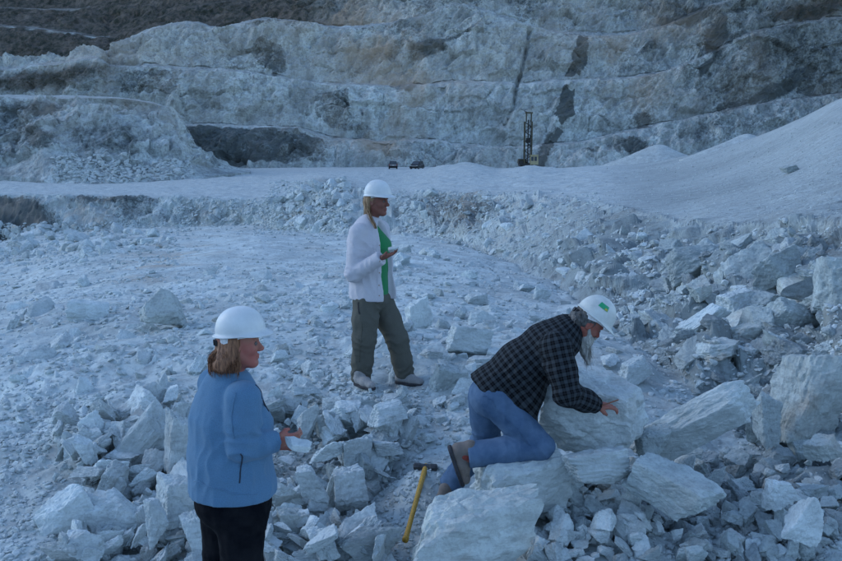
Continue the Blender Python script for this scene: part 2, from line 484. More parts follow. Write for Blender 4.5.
me.polygons.foreach_set('material_index', (G_k[:-1, :-1].reshape(-1) >= 3).astype(np.int32))

CLUMP = (vnoise(G.reshape(-1, 3) * np.array([1.1, 0.8, 1.1]) + 5.0, 501) + 0.6 * vnoise(G.reshape(-1, 3) * 2.7, 503)).reshape(G_Y.shape)
def clump_at(qx, qy):
    j = int(np.clip(round((qx + 260) / 1360 * (NC - 1)), 0, NC - 1))
    return CLUMP[min(int(np.argmax(G_py[:, j] <= qy)), len(Yr) - 1), j]

def ground_at(qx, qy):
    """world point and normal where the sight line through photo pixel (qx, qy) first meets the floor sheet"""
    j = int(np.clip(round((qx + 260) / 1360 * (NC - 1)), 0, NC - 1))
    col = G_py[:, j]
    below = np.nonzero(col <= qy)[0]
    i = int(below[0]) if len(below) else len(col) - 1
    i = max(i, 1)
    t = np.clip((col[i - 1] - qy) / (col[i - 1] - col[i] + 1e-9), 0, 1)
    return G[i - 1, j] * (1 - t) + G[i, j] * t, GN[i, j]

# ---- the benched wall behind
WPX = np.linspace(-210, 1050, 716)
def wrow(pts, Y0, Yk=()):
    yy = np.interp(WPX, [a for a, b in Yk], [b for a, b in Yk]) if Yk else np.zeros(len(WPX))
    return curve(pts, WPX), Y0 + yy
W1 = [(-330, 130), (0, 128), (100, 128), (200, 126), (260, 128), (300, 130), (322, 137), (337, 141), (420, 143), (520, 149), (580, 143), (640, 130), (700, 118), (760, 107), (842, 95), (1180, 60)]
W3 = [(-330, 74), (0, 70), (50, 65), (97, 60), (110, 67), (150, 68), (200, 71), (240, 73), (290, 80), (340, 86), (420, 88), (460, 84), (520, 86), (570, 82), (620, 80), (660, 75), (690, 64), (715, 52), (740, 40), (770, 30), (842, 19), (1180, -10)]
W5 = [(-330, 66), (0, 64), (80, 59), (105, 54), (130, 40), (160, 28), (195, 23), (218, 30), (240, 25), (262, 20), (290, 22), (320, 27), (345, 29), (370, 27), (420, 18), (460, 5), (500, 18), (560, 33), (620, 36), (660, 28), (700, 12), (760, -8), (842, -25), (1180, -60)]
W7 = [(-330, 24), (0, 27), (60, 32), (105, 38), (140, 28), (200, 6), (300, -2), (400, -10), (560, -15), (842, -60), (1180, -95)]
W9 = [(-330, 6), (0, 9), (75, 10), (130, -4), (300, -30), (560, -60), (842, -100), (1180, -140)]
W11 = [(-330, -75), (1180, -190)]
deep = [(-330, 45), (250, 45), (420, 8), (1180, 6)]
lay = [wrow([(-330, 172), (1180, 172)], 221), wrow(W1, 229, [(540, 0), (842, 8)])]
def back(r, d, up):
    y, Y = r
    return (y - up, Y + d)
lay.append(back(lay[1], 9, 1.2)); lay.append(wrow(W3, 246, [(540, 0), (842, 6)]))
lay.append(back(lay[3], 10, 1.4)); lay.append(wrow(W5, 268, [(540, 0), (842, 0)]))
lay.append((lay[5][0] - 1.0, 275 + np.interp(WPX, [a for a, b in deep], [b for a, b in deep])))
lay.append((curve(W7, WPX), lay[6][1] + 14)); lay.append((lay[7][0] - 1.5, lay[7][1] + 12))
lay.append((curve(W9, WPX), lay[8][1] + 18)); lay.append((lay[9][0] - 1.5, lay[9][1] + 12))
lay.append((curve(W11, WPX), lay[10][1] + 40))
nseg = [46, 5, 62, 6, 62, 8, 40, 5, 30, 5, 36]
wy, wY, wk, wt = [], [], [], []
for s_ in range(len(nseg)):
    for t in np.linspace(0, 1, nseg[s_], endpoint=(s_ == len(nseg) - 1)):
        wy.append(lay[s_][0] * (1 - t) + lay[s_ + 1][0] * t); wY.append(lay[s_][1] * (1 - t) + lay[s_ + 1][1] * t); wk.append(s_); wt.append(t)
wy, wY = np.array(wy), np.array(wY); wk = np.array(wk)[:, None] * np.ones((1, len(WPX)))
wpx = np.broadcast_to(WPX, wY.shape)
# gullies and ramps: the wall steps in and out by some metres
W = P(wpx, wy, wY)
WN = grid_normals(W); WN = np.where((WN[..., 1:2] > 0), -WN, WN)
p = W.reshape(-1, 3); kk = wk.reshape(-1); px, py = wpx.reshape(-1), wy.reshape(-1)
f1, c1 = facets(p * np.array([0.10, 0.10, 0.17]) + 0.05 * fbm(p * 0.3, 2, 5)[:, None], 71, soft=0.07)
f2, c2 = facets(p * np.array([0.45, 0.45, 0.6]), 75, soft=0.1)
f3, c3 = facets(p * np.array([1.1, 1.1, 1.3]), 79)
SLANT = np.array(Matrix.Rotation(R(32), 3, 'Y'))
rg = fbm(p * np.array([0.10, 0.10, 0.05]), 4, 83, ridged=True)
disp = 1.6 * f1 + 0.30 * f2 + 0.22 * f3 + 0.8 * rg + 0.8 * fbm((p @ SLANT) * np.array([0.42, 0.42, 0.07]), 3, 87, ridged=True)
face_t = (np.array(wt)[:, None] * np.ones((1, len(WPX)))).reshape(-1)
hill = ((kk >= 6) * np.clip((380 - px) / 80, 0, 1))
disp = disp * np.where(kk % 2 == 1, 0.28, 0.35 + 0.65 * np.sqrt(np.clip(np.sin(math.pi * face_t), 0, 1))) * (1 - 0.35 * hill)
for cx, pts in ((0, [(530, 30), (524, 60), (517, 86), (512, 112), (505, 128)]),):      # the crack that runs down the wall
    for (ax, ay), (bx, by) in zip(pts[:-1], pts[1:]):
        m = (py >= ay) & (py < by); xc = ax + (bx - ax) * (py - ay) / (by - ay)
        disp -= m * 1.8 * np.clip(1 - np.abs(px - xc) / 2.6, 0, 1)
W = W + (WN.reshape(-1, 3) * disp[:, None]).reshape(W.shape)
me = mesh_from('quarry_wall', W.reshape(-1, 3), grid_quads(*wY.shape), smooth=False)
def quad_mask(px, py, poly, soft=1.5):
    d = np.full(px.shape, 1e9)
    n = len(poly)
    ar = sum(poly[i][0] * poly[(i + 1) % n][1] - poly[(i + 1) % n][0] * poly[i][1] for i in range(n))
    if ar < 0: poly = poly[::-1]
    for i in range(n):
        (x0, y0), (x1, y1) = poly[i], poly[(i + 1) % n]
        L = math.hypot(x1 - x0, y1 - y0)
        d = np.minimum(d, ((px - x0) * (y1 - y0) - (py - y0) * (x1 - x0)) / -L)
    return np.clip(d / soft + 0.5, 0, 1)
wob = fbm(p * 0.22, 4, 91) * 3.4
qx, qy = px + wob, py + fbm(p * 0.22, 4, 95) * 3.0
tone = 0.17 + 0.26 * fbm(p * 0.04, 4, 97) + 0.16 * blob(px, py, 780, 50, 150, 90, 0, .8) + 0.12 * blob(px, py, 560, 0, 300, 25, 0, .8)
dark = [(215, 60, 26, 14, 20, .35), (362, 132, 10, 10, 0, .5),
        (425, 52, 22, 10, -15, .8), (405, 86, 14, 6, 0, .7), (380, 58, 40, 8, -25, .7), (50, 80, 60, 12, -8, .6), (455, 40, 40, 2.5, -25, .6), (445, 20, 60, 2.0, -22, .5),
        (648, 47, 16, 6, -45, .7), (632, 72, 20, 6, 0, .5), (690, 18, 40, 6, -15, .8), (716, 38, 12, 22, 10, .95), (706, 68, 5, 16, 25, .9), (735, 8, 14, 9, 0, .7), (812, 12, 46, 9, -10, .95),
        (785, 84, 48, 9, -28, .85), (735, 106, 30, 6, -20, .7), (838, 84, 22, 8, -10, .7), (640, 122, 10, 7, 0, .7), (590, 152, 12, 7, 0, .6), (632, 150, 18, 10, 0, .75), (700, 130, 36, 9, -20, .55), (545, 150, 5, 20, 20, .8),
        (650, 90, 9, 26, 5, .45), (340, 60, 40, 6, 20, .3), (280, 20, 40, 10, 0, .5)]
for cx, cy, rx, ry, ro, am in dark:
    tone = np.maximum(tone, am * blob(qx, qy, cx, cy, rx, ry, ro, 0.35))
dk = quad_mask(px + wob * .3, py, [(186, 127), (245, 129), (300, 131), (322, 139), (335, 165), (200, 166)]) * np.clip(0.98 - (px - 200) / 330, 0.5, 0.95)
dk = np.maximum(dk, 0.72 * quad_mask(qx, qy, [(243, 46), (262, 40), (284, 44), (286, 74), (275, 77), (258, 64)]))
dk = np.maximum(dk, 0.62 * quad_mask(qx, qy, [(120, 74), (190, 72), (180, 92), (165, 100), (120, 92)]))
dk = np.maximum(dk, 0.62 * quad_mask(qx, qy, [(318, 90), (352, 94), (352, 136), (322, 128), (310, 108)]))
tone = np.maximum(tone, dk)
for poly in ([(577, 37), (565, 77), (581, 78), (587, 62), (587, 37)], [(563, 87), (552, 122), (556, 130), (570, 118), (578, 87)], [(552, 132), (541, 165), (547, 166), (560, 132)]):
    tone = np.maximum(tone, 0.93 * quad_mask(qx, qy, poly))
pale = [(235, 100, 60, 18, 10), (440, 120, 60, 12, 0), (500, 105, 14, 30, 20), (600, 105, 24, 14, 0), (670, 100, 14, 22, 0), (540, 60, 26, 22, 0), (320, 50, 40, 10, 15), (335, 155, 14, 10, 0)]
for cx, cy, rx, ry, ro in pale:
    tone = tone - 0.35 * blob(qx, qy, cx, cy, rx, ry, ro, 0.8)
ochre = 0.18 + 0.6 * blob(px, py, 390, 112, 55, 26, 0, .8) + 0.5 * blob(px, py, 375, 150, 50, 10, 0, .6) + .7 * blob(px, py, 330, 15, 40, 20, 0, .6) + 0.5 * blob(px, py, 420, 60, 60, 30, 0, .8) + .4 * blob(px, py, 120, 80, 60, 20, 0, .8) + .5 * blob(px, py, 630, 60, 60, 40, 0, .8) + .5 * blob(px, py, 390, 40, 40, 12, -20, .8)
band = np.clip(1 - np.abs(py - (lay[3][0][None] * np.ones(wY.shape)).reshape(-1)) / 3.2, 0, 1) * (px < 100)
band = np.maximum(band, np.clip(1 - np.abs(py - (lay[7][0][None] * np.ones(wY.shape)).reshape(-1)) / 1.8, 0, 1) * (px < 110) * np.clip(0.4 + fbm(p * 0.3, 2, 13), 0, 1))
band = np.maximum(band, np.clip(1 - np.abs(py - (lay[9][0][None] * np.ones(wY.shape)).reshape(-1)) / 1.2, 0, 1) * (px < 90) * 0.6)
veg = np.maximum(hill * 0.93, 0.75 * blob(qx, qy, 40, 80, 75, 10, -8, .4) * (kk < 6)) * (1 - band)
veg = np.maximum(veg, 0.6 * blob(qx, qy, 815, 8, 44, 12, -10, .5))
tone = tone * (1 - band)
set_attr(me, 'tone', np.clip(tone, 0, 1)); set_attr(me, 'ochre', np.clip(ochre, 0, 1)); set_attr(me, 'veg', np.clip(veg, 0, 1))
set_attr(me, 'grey', np.clip(0.75 * blob(px, py, 800, 50, 170, 80, 0, .8) + 0.45 * blob(px, py, 420, -10, 420, 40, 0, .8) + 0.35 * blob(px, py, 60, 90, 130, 40, 0, .8), 0, 0.9))  # top edge and upper corners: lens-like falloff painted into the wall colour
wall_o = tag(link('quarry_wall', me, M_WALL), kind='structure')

# ---- the nearer bench on the left with the talus at its foot
BPX = np.linspace(-330, 250, 420)
def brow(a): return curve([(x, y) for x, y, d in a], BPX), curve([(x, d) for x, y, d in a], BPX)
B = [brow([(-330, 178, 134), (0, 176, 138), (30, 178, 137), (60, 184, 135), (100, 186, 134), (180, 182, 137), (220, 175, 146), (250, 172, 160)]),
     brow([(-330, 160, 142), (0, 166, 144), (28, 157, 143), (45, 148.5, 141), (60, 151, 141), (100, 159, 141), (150, 165, 142), (170, 157, 143), (182, 159, 145), (205, 166, 152), (250, 171, 165)]),
     brow([(-330, 92, 152), (0, 98, 154), (40, 99, 154), (75, 98, 153), (110, 98, 153), (150, 103, 155), (172, 111, 157), (186, 126, 160), (194, 142, 162), (206, 157, 165), (226, 166, 168), (250, 170.5, 172)]),
     brow([(-330, 89, 182), (0, 94.5, 184), (55, 95.5, 184), (110, 97, 180), (150, 102, 176), (172, 110.5, 174), (186, 126, 174), (194, 142, 174), (206, 157, 174), (226, 166, 174), (250, 170.5, 176)]),
     brow([(-330, 100, 228), (0, 100, 228), (110, 108, 224), (172, 128, 216), (194, 150, 206), (226, 168, 196), (250, 171, 184)])]
B.insert(0, (B[0][0] + 16, B[0][1]))
by_, bY, bk = [], [], []
for s_, n_ in ((-1, 3), (0, 46), (1, 80), (2, 10), (3, 8)):
    for t in np.linspace(0, 1, n_, endpoint=(s_ == 3)):
        by_.append(B[s_ + 1][0] * (1 - t) + B[s_ + 2][0] * t); bY.append(B[s_ + 1][1] * (1 - t) + B[s_ + 2][1] * t); bk.append(max(s_, 0))
by_, bY = np.array(by_), np.array(bY); bk = np.array(bk)[:, None] * np.ones((1, len(BPX)))
bpx = np.broadcast_to(BPX, bY.shape)
Bv = P(bpx, by_, bY); BN = grid_normals(Bv); BN = np.where((BN[..., 2:3] < 0), -BN, BN)
BN = np.where((np.abs(BN[..., 2:3]) < 0.5) & (BN[..., 1:2] > 0), -BN, BN)
p = Bv.reshape(-1, 3); kk = bk.reshape(-1); px, py = bpx.reshape(-1), by_.reshape(-1)
f1, c1 = facets(p * np.array([0.24, 0.24, 0.34]), 171, soft=0.08); f2, c2 = facets(p * np.array([0.7, 0.7, 0.9]), 175)
edge = np.clip((245 - px) / 40, 0, 1)
disp = np.where(kk == 1, 1.0 * f1 + 0.45 * f2 + 0.6 * fbm(p * np.array([.15, .15, .08]), 4, 183, ridged=True), np.where(kk == 0, 0.20 * fbm(p * 0.5, 4, 187) + 0.18 * f2, 0.12 * f1)) * edge
Bv = Bv + (BN.reshape(-1, 3) * disp[:, None]).reshape(Bv.shape)
me = mesh_from('quarry_bench', Bv.reshape(-1, 3), grid_quads(*bY.shape), smooth=False)
tone = 0.22 + 0.2 * fbm(p * 0.06, 3, 197)
for cx, cy, rx, ry, ro, am in [(32, 110, 34, 9, 0, .75), (8, 135, 36, 36, 0, .55), (105, 138, 42, 18, 5, .6), (40, 140, 20, 12, 30, .7)]:
    tone = np.maximum(tone, am * blob(px, py, cx, cy, rx, ry, ro, .4))
tone = np.where(kk == 0, 0.18 + 0.2 * blob(px, py, 120, 170, 60, 12, 0, .6), tone); tone = np.where(kk >= 2, 0.0, tone)
ochre = 0.2 + 0.4 * blob(px, py, 120, 115, 60, 12, 5, .8)
set_attr(me, 'tone', np.clip(tone, 0, 1)); set_attr(me, 'ochre', np.clip(ochre, 0, 1)); set_attr(me, 'veg', np.zeros(len(px)))
bench_o = tag(link('quarry_bench', me, M_WALL), kind='structure')

# ---- the rest of the pit, round behind the camera, and the land out to the horizon
th = np.linspace(R(-1), R(361), 200)
ring_r = [2.0, 30, 80, 150, 190, 200, 215, 225, 260, 600, 2500]
ring_z = [-9.0, -9.0, -9.0, -8.0, -6.0, 4.0, 5.0, 16.0, 24.0, 20.0, 0.0]
rr = np.array(ring_r)[:, None] * (1 + 0.06 * np.sin(3 * th) + 0.04 * np.sin(7 * th + 1))[None]
front = np.clip((np.sin(th) + 0.15) / 0.3, 0, 1)[None]         # +Y side: kept low and far behind the built wall
zz = np.array(ring_z)[:, None] * (1 - front) + front * np.where(np.array(ring_r) > 500, 10.0, -11.0)[:, None]
T = np.stack([rr * np.cos(th), rr * np.sin(th), zz * np.ones_like(rr)], -1)
me = mesh_from('terrain', T.reshape(-1, 3), grid_quads(*rr.shape))
z_ = np.zeros(rr.size)
set_attr(me, 'tone', z_ + 0.35); set_attr(me, 'ochre', z_ + 0.3); set_attr(me, 'veg', z_)
tag(link('terrain', me, M_WALL), kind='structure')
# ------------------------------------------------------------------ rocks
import bmesh
_ico = {}
def ico(sub):
    if sub not in _ico:
        bm = bmesh.new(); bmesh.ops.create_icosphere(bm, subdivisions=sub, radius=1.0)
        v = np.array([x.co[:] for x in bm.verts]); t = np.array([[l.index for l in f.verts] for f in bm.faces]); bm.free()
        _ico[sub] = (v / np.linalg.norm(v, axis=1, keepdims=True), t)
    return _ico[sub]

def rock_verts(seed, sub=4, extra=5, jitter=0.32, sharp=34, rough=1.0, layered=0.0):
    """a broken block: unit sphere pressed against random planes, then chipped"""
    rg = np.random.default_rng(seed)
    d, t = ico(sub)
    ax = np.array([[1, 0, 0], [-1, 0, 0], [0, 1, 0], [0, -1, 0], [0, 0, 1], [0, 0, -1]], float)
    n = ax + rg.normal(0, jitter, (6, 3)); dist = rg.uniform(0.72, 1.0, 6)
    e = rg.normal(0, 1, (extra, 3)); n = np.concatenate([n, e]); dist = np.concatenate([dist, rg.uniform(0.84, 1.12, extra)])
    n /= np.linalg.norm(n, axis=1, keepdims=True)
    q = np.clip(d @ n.T, 0, None) / dist
    r = np.sum(q ** sharp, axis=1) ** (-1.0 / sharp)
    v = d * r[:, None]
    if sub >= 3:
        so = seed * 3.7
        f, c = facets(v * 2.1 + so, seed % 97, soft=0.2)
        k = 0.085 * f + 0.025 * fbm(v * 2.5 + so, 3, 5)
        if sub >= 4:
            f2, c2 = facets(v * 5.0 + so, seed % 89, soft=0.25)
            k = k + 0.04 * f2 + 0.018 * fbm(v * 9 + so, 2, 6)
        if layered:
            k = k + layered * (np.abs(((v[:, 2] + 0.12 * vnoise(v * 1.5 + so)) * 4.5) % 1 - 0.5) - 0.25) * 0.16
        v = v * (1 + rough * k[:, None])
    lo, hi = v.min(0), v.max(0)
    return (v - (lo + hi) / 2) / ((hi - lo) / 2), t

ROCK_VAR = {}
def rock_data(kind, i):
    key = (kind, i)
    if key not in ROCK_VAR:
        sub = {'big': 5, 'mid': 4}[kind]
        v, t = rock_verts(100 + i * 13 + (700 if kind == 'mid' else 0), sub, extra=4 + i % 4, jitter=0.24 + 0.03 * (i % 5), layered=(0.35 if i % 3 == 0 else 0.0))
        me = mesh_from('rock', v, tris=t, smooth=False)
        ROCK_VAR[key] = me
    return ROCK_VAR[key]

rng = np.random.default_rng(7)
MATS = {'p': M_ROCK, 'o': M_ROCK_OCHRE, 'g': M_ROCK_GREY, 'd': M_ROCK_DUST, 'k': M_ROCK_SHADED}

def hero(label, cx, cy, w, h, roll=0.0, yaw=0.0, tilt=0.0, depth=0.8, mat='p', seed=1, base=None, Y=None, name='boulder', layered=0.0, jitter=0.25, extra=4, sub=5, fwd=0.0):
    """a boulder that fills about w x h photo pixels round (cx, cy); it rests on the floor where the sight line under it lands"""
    if Y is None:
        g, _ = ground_at(cx, base if base is not None else cy + h * 0.45)
        Y = g[1] - fwd
    s = scale_at(P(cx, cy, Y))
    hw, hh = w / 2 / s, h / 2 / s
    hd = depth * min(hw, max(hh, hw * 0.5))
    c = P(cx, cy, Y + hd * 0.5)
    v, t = rock_verts(seed * 31 + 5, sub, extra, jitter, layered=layered)
    v = v * np.array([hw, hd, hh]) * 1.06
    M = Matrix.Rotation(R(-roll), 3, 'Y') @ Matrix.Rotation(R(tilt), 3, 'X') @ Matrix.Rotation(R(yaw), 3, 'Z')
    v = v @ np.array(M).T
    me = mesh_from(name, v, tris=t, smooth=False)
    o = link(name, me, MATS[mat], loc=c)
    tag(o, label, 'boulder' if name == 'boulder' else 'rock')
    return o, c, (hw, hd, hh)

# --- boulders one can point at
hero('large flat-topped pale boulder under the hand of the crouching person', 590, 412, 112, 92, roll=3, yaw=-12, tilt=14, depth=0.75, mat='p', seed=3, Y=5.55, extra=3, jitter=0.16)
hero('bright white layered block in front of the flat-topped boulder', 597, 467, 72, 40, roll=-3, yaw=10, depth=0.7, mat='d', seed=8, Y=5.15, layered=1.0, extra=3, jitter=0.2)
hero('low slab with a dark crack, right of the bright layered block', 673, 490, 92, 48, roll=-12, yaw=-20, tilt=25, depth=0.9, mat='g', seed=11, Y=5.05, extra=4)
hero('biggest boulder at the bottom edge, streaked with tan, right of the sledgehammer', 469, 543, 128, 122, roll=-5, yaw=14, tilt=6, depth=0.55, mat='o', seed=16, Y=4.75, extra=7, jitter=0.3)
hero('broad pale rock under the knee of the crouching person', 518, 486, 104, 72, roll=10, yaw=8, tilt=16, depth=0.7, mat='d', seed=17, Y=5.25, extra=3)
hero('large smooth slab leaning uphill right of the dark gap', 694, 428, 128, 62, roll=48, yaw=-20, tilt=30, depth=0.4, mat='d', seed=21, Y=5.9, extra=2, jitter=0.15)
hero('tall blocky boulder with a yellowish face at the right edge', 808, 398, 62, 96, roll=-6, yaw=20, depth=0.9, mat='o', seed=24, Y=6.6, extra=3, jitter=0.18)
hero('square grey block above the yellowish boulder, cut by the right edge', 838, 288, 46, 66, roll=4, yaw=-10, depth=0.9, mat='g', seed=27, Y=8.6, extra=3, jitter=0.18)
hero('brownish wedge of rock standing out of the upper right bank', 700, 289, 22, 22, roll=30, depth=0.9, mat='o', seed=29, extra=3, fwd=0.9)
hero('pale block with a shadowed underside in the middle of the right bank', 738, 305, 36, 28, roll=12, yaw=20, tilt=10, depth=0.9, mat='p', seed=31, extra=3)
hero('wide angular block below the middle of the right bank', 752, 330, 50, 44, roll=28, yaw=-25, depth=0.8, mat='g', seed=33, extra=3)
hero('broad bulging rock face high on the right bank', 778, 272, 52, 42, roll=20, yaw=15, tilt=15, depth=0.6, mat='g', seed=35, extra=4)
hero('long pale slab sloping down the right bank', 700, 322, 60, 22, roll=32, yaw=10, tilt=30, depth=0.8, mat='d', seed=36, extra=3, fwd=1.0)
hero('isolated boulder with a brown broken side on the left floor', 164, 309, 46, 42, roll=8, yaw=30, depth=0.9, mat='o', seed=38, extra=4)
hero('pale twin-peaked rock alone on the far left floor', 88, 311, 40, 22, roll=-4, yaw=15, depth=0.8, mat='d', seed=41, extra=4)
hero('low white rock on the floor behind the crouching back', 468, 341, 44, 30, roll=-6, yaw=20, depth=0.8, mat='d', seed=43, extra=3)
hero('upright white rock beside the right trouser leg of the standing person', 419, 316, 28, 32, roll=20, yaw=15, depth=0.8, mat='d', seed=45, extra=3)
hero('pale boulder in the rubble left of the standing person, under the bench edge', 321, 226, 22, 16, roll=6, depth=0.9, mat='d', seed=47, extra=3)
hero('long tilted slab with a dark lower face, left of the blue jacket', 142, 447, 84, 42, roll=46, yaw=12, tilt=12, depth=0.6, mat='d', seed=50, Y=6.3, extra=2, jitter=0.15)
hero('upright slab touching the blue jacket from the left', 178, 447, 30, 74, roll=-6, yaw=10, depth=0.7, mat='p', seed=53, Y=6.1, extra=3)
hero('big block in the lower left heap with a steep front face', 126, 524, 60, 90, roll=28, yaw=20, tilt=5, depth=0.6, mat='p', seed=55, Y=5.35, extra=3, jitter=0.2)
hero('square block in the lower left heap beside the dark trousers', 177, 500, 42, 46, roll=-8, yaw=15, depth=0.8, mat='p', seed=57, Y=5.25, extra=3, jitter=0.2)
hero('wedge pointing up between two blocks of the lower left heap', 156, 521, 24, 48, roll=14, yaw=10, depth=0.9, mat='p', seed=59, Y=5.05, extra=4)
hero('narrow leaning stone at the foot of the dark trousers', 198, 538, 24, 52, roll=18, yaw=10, depth=0.9, mat='p', seed=61, Y=5.0, extra=4)
hero('low rock under dust above the lower left heap', 84, 446, 46, 28, roll=22, yaw=10, depth=0.8, mat='d', seed=63, extra=3)
hero('small upright stone between the dusty rock and the long slab', 110, 437, 20, 30, roll=-10, depth=0.8, mat='p', seed=64, extra=3)
hero('dusty ridge of rock at the lower left corner heap', 70, 525, 70, 64, roll=38, yaw=15, tilt=15, depth=0.6, mat='d', seed=66, Y=5.3, extra=3)
hero('upright pale slab with a split, centre of the rock pile by the sledgehammer', 349, 494, 34, 50, roll=8, yaw=20, depth=0.7, mat='p', seed=68, Y=5.6, extra=3, layered=0.6)
hero('thin upright slab beside the split slab of the pile', 331, 489, 16, 46, roll=-12, yaw=15, depth=0.9, mat='p', seed=70, Y=5.65, extra=3)
hero('cleft white rock in the middle of the rock pile', 355, 452, 34, 40, roll=-10, yaw=20, depth=0.8, mat='d', seed=72, Y=6.1, extra=4)
hero('long flat stone lying left of the cleft rock', 327, 451, 40, 18, roll=16, yaw=10, depth=0.9, mat='p', seed=74, Y=6.0, extra=3, layered=0.6)
hero('flat oval stone right of the cleft rock', 385, 448, 36, 17, roll=6, yaw=-10, depth=0.9, mat='p', seed=76, Y=6.15, extra=3, layered=0.8)
hero('pointed block standing behind the long flat stone', 307, 422, 20, 44, roll=-12, depth=0.8, mat='p', seed=78, Y=6.5, extra=3)
hero('grey block at the back of the rock pile', 326, 424, 26, 26, roll=8, yaw=20, depth=0.9, mat='g', seed=80, Y=6.6, extra=3)
hero('flat pale block at the top of the rock pile, before the standing person', 388, 414, 40, 22, roll=6, yaw=15, depth=0.9, mat='p', seed=82, extra=3, fwd=0.45)
hero('greenish tan faced block in the lower pile beside the blue jacket hem', 297, 528, 32, 52, roll=10, yaw=20, depth=0.8, mat='o', seed=84, Y=5.2, extra=3)
hero('broad low boulder at the bottom edge left of the hammer handle', 370, 548, 64, 44, roll=-10, yaw=15, tilt=10, depth=0.8, mat='g', seed=86, Y=4.95, extra=4)
hero('pale stone in the pile below the split slab', 312, 485, 24, 40, roll=16, yaw=10, depth=0.8, mat='p', seed=88, Y=5.5, extra=3)
hero('rounded stone below the blue jacket hem at the edge of the pile', 323, 545, 34, 34, roll=5, depth=0.8, mat='p', seed=90, Y=4.95, extra=4)
hero('grey rock standing behind the crouching person, right of the foot', 446, 383, 28, 38, roll=-12, yaw=10, depth=0.8, mat='g', seed=92, extra=3)
hero('slanted pale slab between the grey rock and the plaid shirt', 461, 384, 26, 32, roll=-42, yaw=10, depth=0.6, mat='p', seed=94, extra=2)
hero('small white block lying above the boot of the crouching person', 443, 422, 20, 15, roll=-4, yaw=15, depth=0.9, mat='d', seed=96, extra=3)
hero('small pale block beside the thigh of the crouching person', 459, 424, 18, 16, roll=4, yaw=5, depth=0.9, mat='p', seed=97, extra=3)
hero('rounded pale boulder in the rubble of the lower right', 779, 492, 34, 30, roll=6, depth=0.9, mat='p', seed=99, Y=5.2, extra=4)
hero('elongated smooth stone near the lower right corner', 805, 520, 34, 50, roll=-30, yaw=10, depth=0.8, mat='p', seed=101, Y=4.9, extra=4)
hero('tan flat-faced rock below the yellowish boulder', 822, 449, 36, 26, roll=8, yaw=10, depth=0.9, mat='o', seed=103, Y=5.7, extra=4)
hero('dark grey rock in the gap right of the flat-topped boulder', 648, 442, 34, 44, roll=-20, depth=0.6, mat='g', seed=105, Y=5.75, extra=3)
hero('low grey lens of rock lying on the smooth spoil slope', 791, 169, 19, 8, roll=4, depth=1.4, mat='g', seed=107, extra=3)
hero('pale boulder showing between the beard and the flat-topped boulder', 633, 374, 40, 30, roll=20, yaw=10, tilt=20, depth=0.7, mat='d', seed=109, extra=3)
hero('upright dark stone left of the tall yellowish boulder', 768, 418, 24, 56, roll=8, yaw=10, depth=0.8, mat='g', seed=111, Y=6.5, extra=3)
hero('white stone under the forward shoe of the standing person', 412, 387, 28, 9, roll=2, yaw=10, depth=1.2, mat='d', seed=113, Y=7.55, name='rock', extra=3)

# --- heaps of countable stones: each stone is a part of its heap
def in_poly(x, y, poly):
    inside = False; n = len(poly); j = n - 1
    for i in range(n):
        (xi, yi), (xj, yj) = poly[i], poly[j]
        if (yi > y) != (yj > y) and x < (xj - xi) * (y - yi) / (yj - yi) + xi: inside = not inside
        j = i
    return inside

def sample(poly):
    xs = [a for a, b in poly]; ys = [b for a, b in poly]
    while True:
        x, y = rng.uniform(min(xs), max(xs)), rng.uniform(min(ys), max(ys))
        if in_poly(x, y, poly): return x, y

PIECES = 0
CLEAR = [(345, 366, 430, 394), (400, 455, 440, 550), (438, 438, 472, 496), (282, 432, 314, 454), (584, 280, 620, 300)]     # kept free in front of feet, hammer and hands
def heap(label, poly, n, smin, smax, mats='ppd', flat=(0.45, 0.85), sink=0.25, power=2.2, roll=30, lift=0.0):
    """stones of smin..smax photo pixels scattered over the floor inside a photo polygon"""
    global PIECES
    cx, cy = np.mean([a for a, b in poly]), np.max([b for a, b in poly])
    root = empty('rubble_heap', ground_at(cx, cy)[0], label, 'rubble')
    for i in range(n):
        x, y = sample(poly)
        g, nn = ground_at(x, y)
        s = smin + (smax - smin) * rng.random() ** power
        if any(x0 - s * .6 < x < x1 + s * .6 and y0 - s * .1 < y < y1 + s * .9 for x0, y0, x1, y1 in CLEAR): s = min(s, smin * .8)
        a = s / 2 / scale_at(g)
        sz = np.array([a * rng.uniform(0.8, 1.15), a * rng.uniform(0.7, 1.1), a * rng.uniform(*flat)])
        me = rock_data('big' if s > 15 else 'mid', int(rng.integers(0, 16)))
        o = bpy.data.objects.new('rock', me); COL.objects.link(o)
        if not me.materials: me.materials.append(M_ROCK)
        o.material_slots[0].link = 'OBJECT'; o.material_slots[0].material = MATS[mats[int(rng.integers(0, len(mats)))]]
        o.parent = root
        o.location = Vector(g + nn * sz[2] * (0.9 - 2 * sink * rng.uniform(0.5, 1.4)) + np.array([0, 0, lift * rng.random()])) - root.location
        o.rotation_euler = (R(rng.normal(0, roll)), R(rng.normal(0, roll)), rng.uniform(0, 6.28))
        o.scale = sz
        PIECES += 1
    return root

